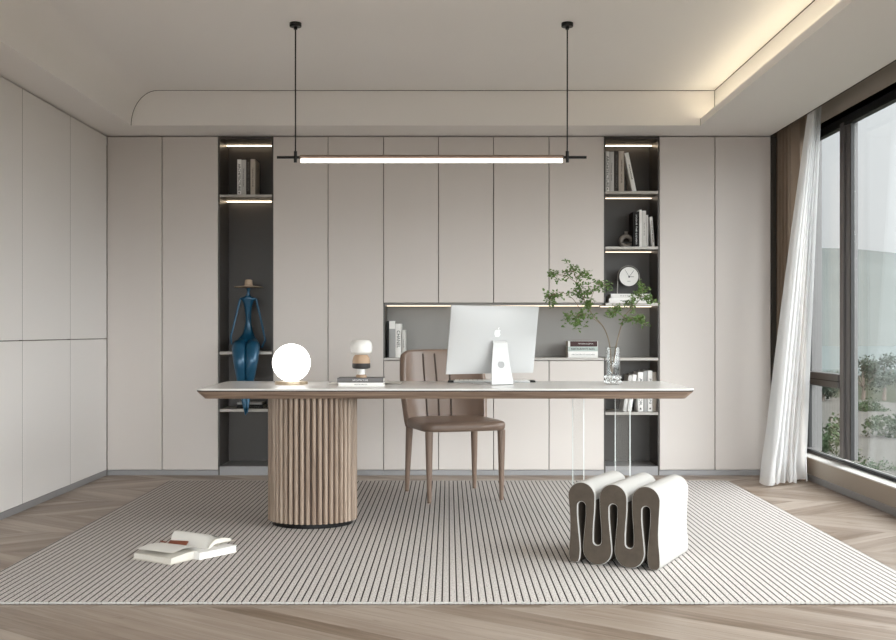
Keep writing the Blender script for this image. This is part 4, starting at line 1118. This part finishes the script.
# ================================================================== CURTAINS
def drape():
    bm = new_bm(); nu, nv = 160, 12
    def f(u, v):
        y = 7.66+0.56*u; ph = u*2*PI*7
        return Vector((2.445+0.060*math.sin(ph)+0.010*math.sin(ph*2.3+1)*v, y+0.010*math.sin(ph*2), 0.006+(1-v)*2.72))
    grid(bm, f, nu, nv); bmesh.ops.solidify(bm, geom=bm.faces[:], thickness=0.004)
    o = obj('drape', bm, M['drape'], ang=3); tag(o, 'brown heavy drape gathered in the corner by the window', 'curtain')
drape()
def sheer():
    random.seed(5)
    bm = new_bm(); nu, nv = 190, 60
    def f(u, v):           # v 0 top, 1 floor
        e = v**1.35
        s = v*v*(3-2*v)
        # centre line and half width in x; the cloth drifts into the room as it falls
        xl = 2.362+(2.143-2.362)*(0.85*v**0.85+0.15*e)
        xr = 2.424+(2.432-2.424)*e
        yl = 7.17+(7.42-7.17)*v; yr = 7.16+(7.56-7.16)*v
        x = xl+(xr-xl)*u; y = yl+(yr-yl)*u
        ph = u*2*PI*5.5+1.5*math.sin(v*2.2)+0.9*math.sin(u*9+v)
        amp = (0.022+0.030*v)*(0.75+0.35*math.sin(u*5+v*2))
        y += amp*math.sin(ph)*1.6; x += amp*0.45*math.cos(ph*0.9+0.8)
        nz_ = noise.noise(Vector((u*4, v*3, 1.3)))
        x += 0.02*nz_*v; y += 0.03*nz_*v
        z = 2.50*(1-v)+0.020
        if v > 0.86:
            q = (v-0.86)/0.14; rr_ = noise.noise(Vector((u*11, v*6, 4.0)))
            x += 0.040*q*rr_; y += 0.05*q*noise.noise(Vector((u*13, v*5, 9.0))); z = max(0.012, z+0.012*q*rr_)
        return Vector((x, y, z))
    grid(bm, f, nu, nv)
    o = obj('sheer_curtain', bm, M['sheer'], ang=3); tag(o, 'thin white sheer curtain blowing into the room beside the window', 'curtain')
sheer()

# ================================================================== OUTSIDE
def terrain():
    bm = new_bm(); n = 46
    def f(u, v):
        x = 4+u*420; y = -60+v*560
        z = -7.0+0.9*noise.noise(Vector((x*0.03, y*0.03, 0)))*min(1, u*6)
        return Vector((x, y, z))
    grid(bm, f, n, n); o = obj('lawn', bm, M['grass']); tag(o, 'open hazy meadow below the window', 'ground', kind='structure')
    bm = new_bm()
    def g(u, v): return Vector((12+u*30+8*math.sin(v*5), 20+v*150, -6.0+0.15*math.sin(u*PI)))
    grid(bm, g, 10, 30); o = obj('gravel_path', bm, M['path']); tag(o, 'pale gravel terrace below the window', 'path', kind='structure')
    bm = new_bm(); add_box(bm, 20, 700, 190, 900, -6.6, -5.6); o = obj('lake', bm, M['lake']); tag(o, 'pale calm lake behind the trees', 'lake', kind='structure')
    bm = new_bm()
    def h(u, v):
        x = -100+u*1000; y = 480+v*420
        r = math.sin(v*PI)
        z = -8+r*(58+10*noise.noise(Vector((x*0.010, 3, 0)))+4*noise.noise(Vector((x*0.03, y*0.02, 0))))
        return Vector((x, y, z))
    grid(bm, h, 120, 16); o = obj('hillside', bm, M['hill']); tag(o, 'long hazy ridge beyond the lake', 'hill', kind='structure')
terrain()
def blob_tree(label, x, y, z0, h, r, seed, name='tree', mt='tree', group=None, trunk=True):
    random.seed(seed)
    t = thing(name, label, 'tree' if trunk else 'bush', (x, y, z0), 0, group)
    if trunk:
        bm = new_bm(); add_tube(bm, [(0, 0, 0), (0.1, 0, h*0.3), (0, 0.05, h*0.7)], [r*0.10, r*0.07, r*0.03], 8)
        for k in range(4):
            a = k*1.7+seed; add_tube(bm, [(0.05, 0, h*0.35), (r*0.5*math.cos(a), r*0.5*math.sin(a), h*0.62)], [r*0.04, r*0.015], 6)
        obj('trunk', bm, M['trunk'], t)
    bm = new_bm(); NL = 1500
    cc = [(Vector((random.gauss(0, r*0.42), random.gauss(0, r*0.42), h*(0.42 if trunk else 0.1)+random.random()*h*(0.52 if trunk else 0.7))), random.uniform(0.25, 0.45)*r) for _ in range(12)]
    for i in range(NL):
        c, q = random.choice(cc)
        d = Vector((random.gauss(0, 1), random.gauss(0, 1), random.gauss(0, 0.7))).normalized()
        p = c+d*q*random.uniform(0.6, 1.05); s = r*random.uniform(0.035, 0.075)
        a = Vector((random.gauss(0, 1), random.gauss(0, 1), random.gauss(0, 1))).normalized(); b = a.cross(d if abs(a.dot(d)) < .95 else Vector((1, 0, 0))).normalized()
        p.z = max(p.z, 0.02)
        vs = [bm.verts.new(p+a*s), bm.verts.new(p+b*s*0.6), bm.verts.new(p-a*s), bm.verts.new(p-b*s*0.6)]
        bm.faces.new(vs)
    obj('foliage' , bm, M[mt], t, smooth=False)
def ground_at(x, y, Yd):  # a point on the meadow seen at pixel x, base depth Yd
    return XX(x, Yd), Yd
for i, (px, Yd, h, r, l) in enumerate([
      (863, 118, 5.2, 2.6, 'round hazy tree left of the pale meadow, seen through the large pane'),
      (884, 126, 5.6, 2.6, 'round hazy tree near the right edge of the large pane'),
      (822, 110, 3.8, 2.4, 'low hazy tree seen through the narrow pane above the transom')]):
    x, y = ground_at(px, 0, Yd); blob_tree(l, x, y, -6.9, h, r, 40+i)
for i, (px, Yd, h, r, l) in enumerate([
      (822, 62, 3.4, 2.6, 'dense green bush seen low in the narrow pane'),
      (833, 50, 2.4, 2.0, 'lower green bush near the foot of the narrow pane'),
      (822, 44, 1.8, 1.5, 'dark green bush at the very foot of the narrow pane'),
      (859, 52, 1.6, 1.3, 'green bush beside the mullion, lower left of the large pane'),
      (862, 40, 1.6, 1.1, 'green bush at the bottom left of the large pane'),
      (877, 95, 2.0, 2.0, 'low bush in the middle of the meadow, centre of the large pane'),
      (866, 33, 1.0, 0.8, 'small near bush at the very bottom of the large pane'),
      (896, 37, 1.6, 1.2, 'near bush in the lower right corner of the large pane'),
      (893, 72, 3.0, 2.2, 'grey green bush on the right edge of the large pane'),
      (885, 56, 1.3, 1.5, 'low bush on the meadow, lower middle of the large pane')]):
    x, y = ground_at(px, 0, Yd); blob_tree(l, x, y, -6.9, h, r, 60+i, 'bush', 'shrub', None, False)
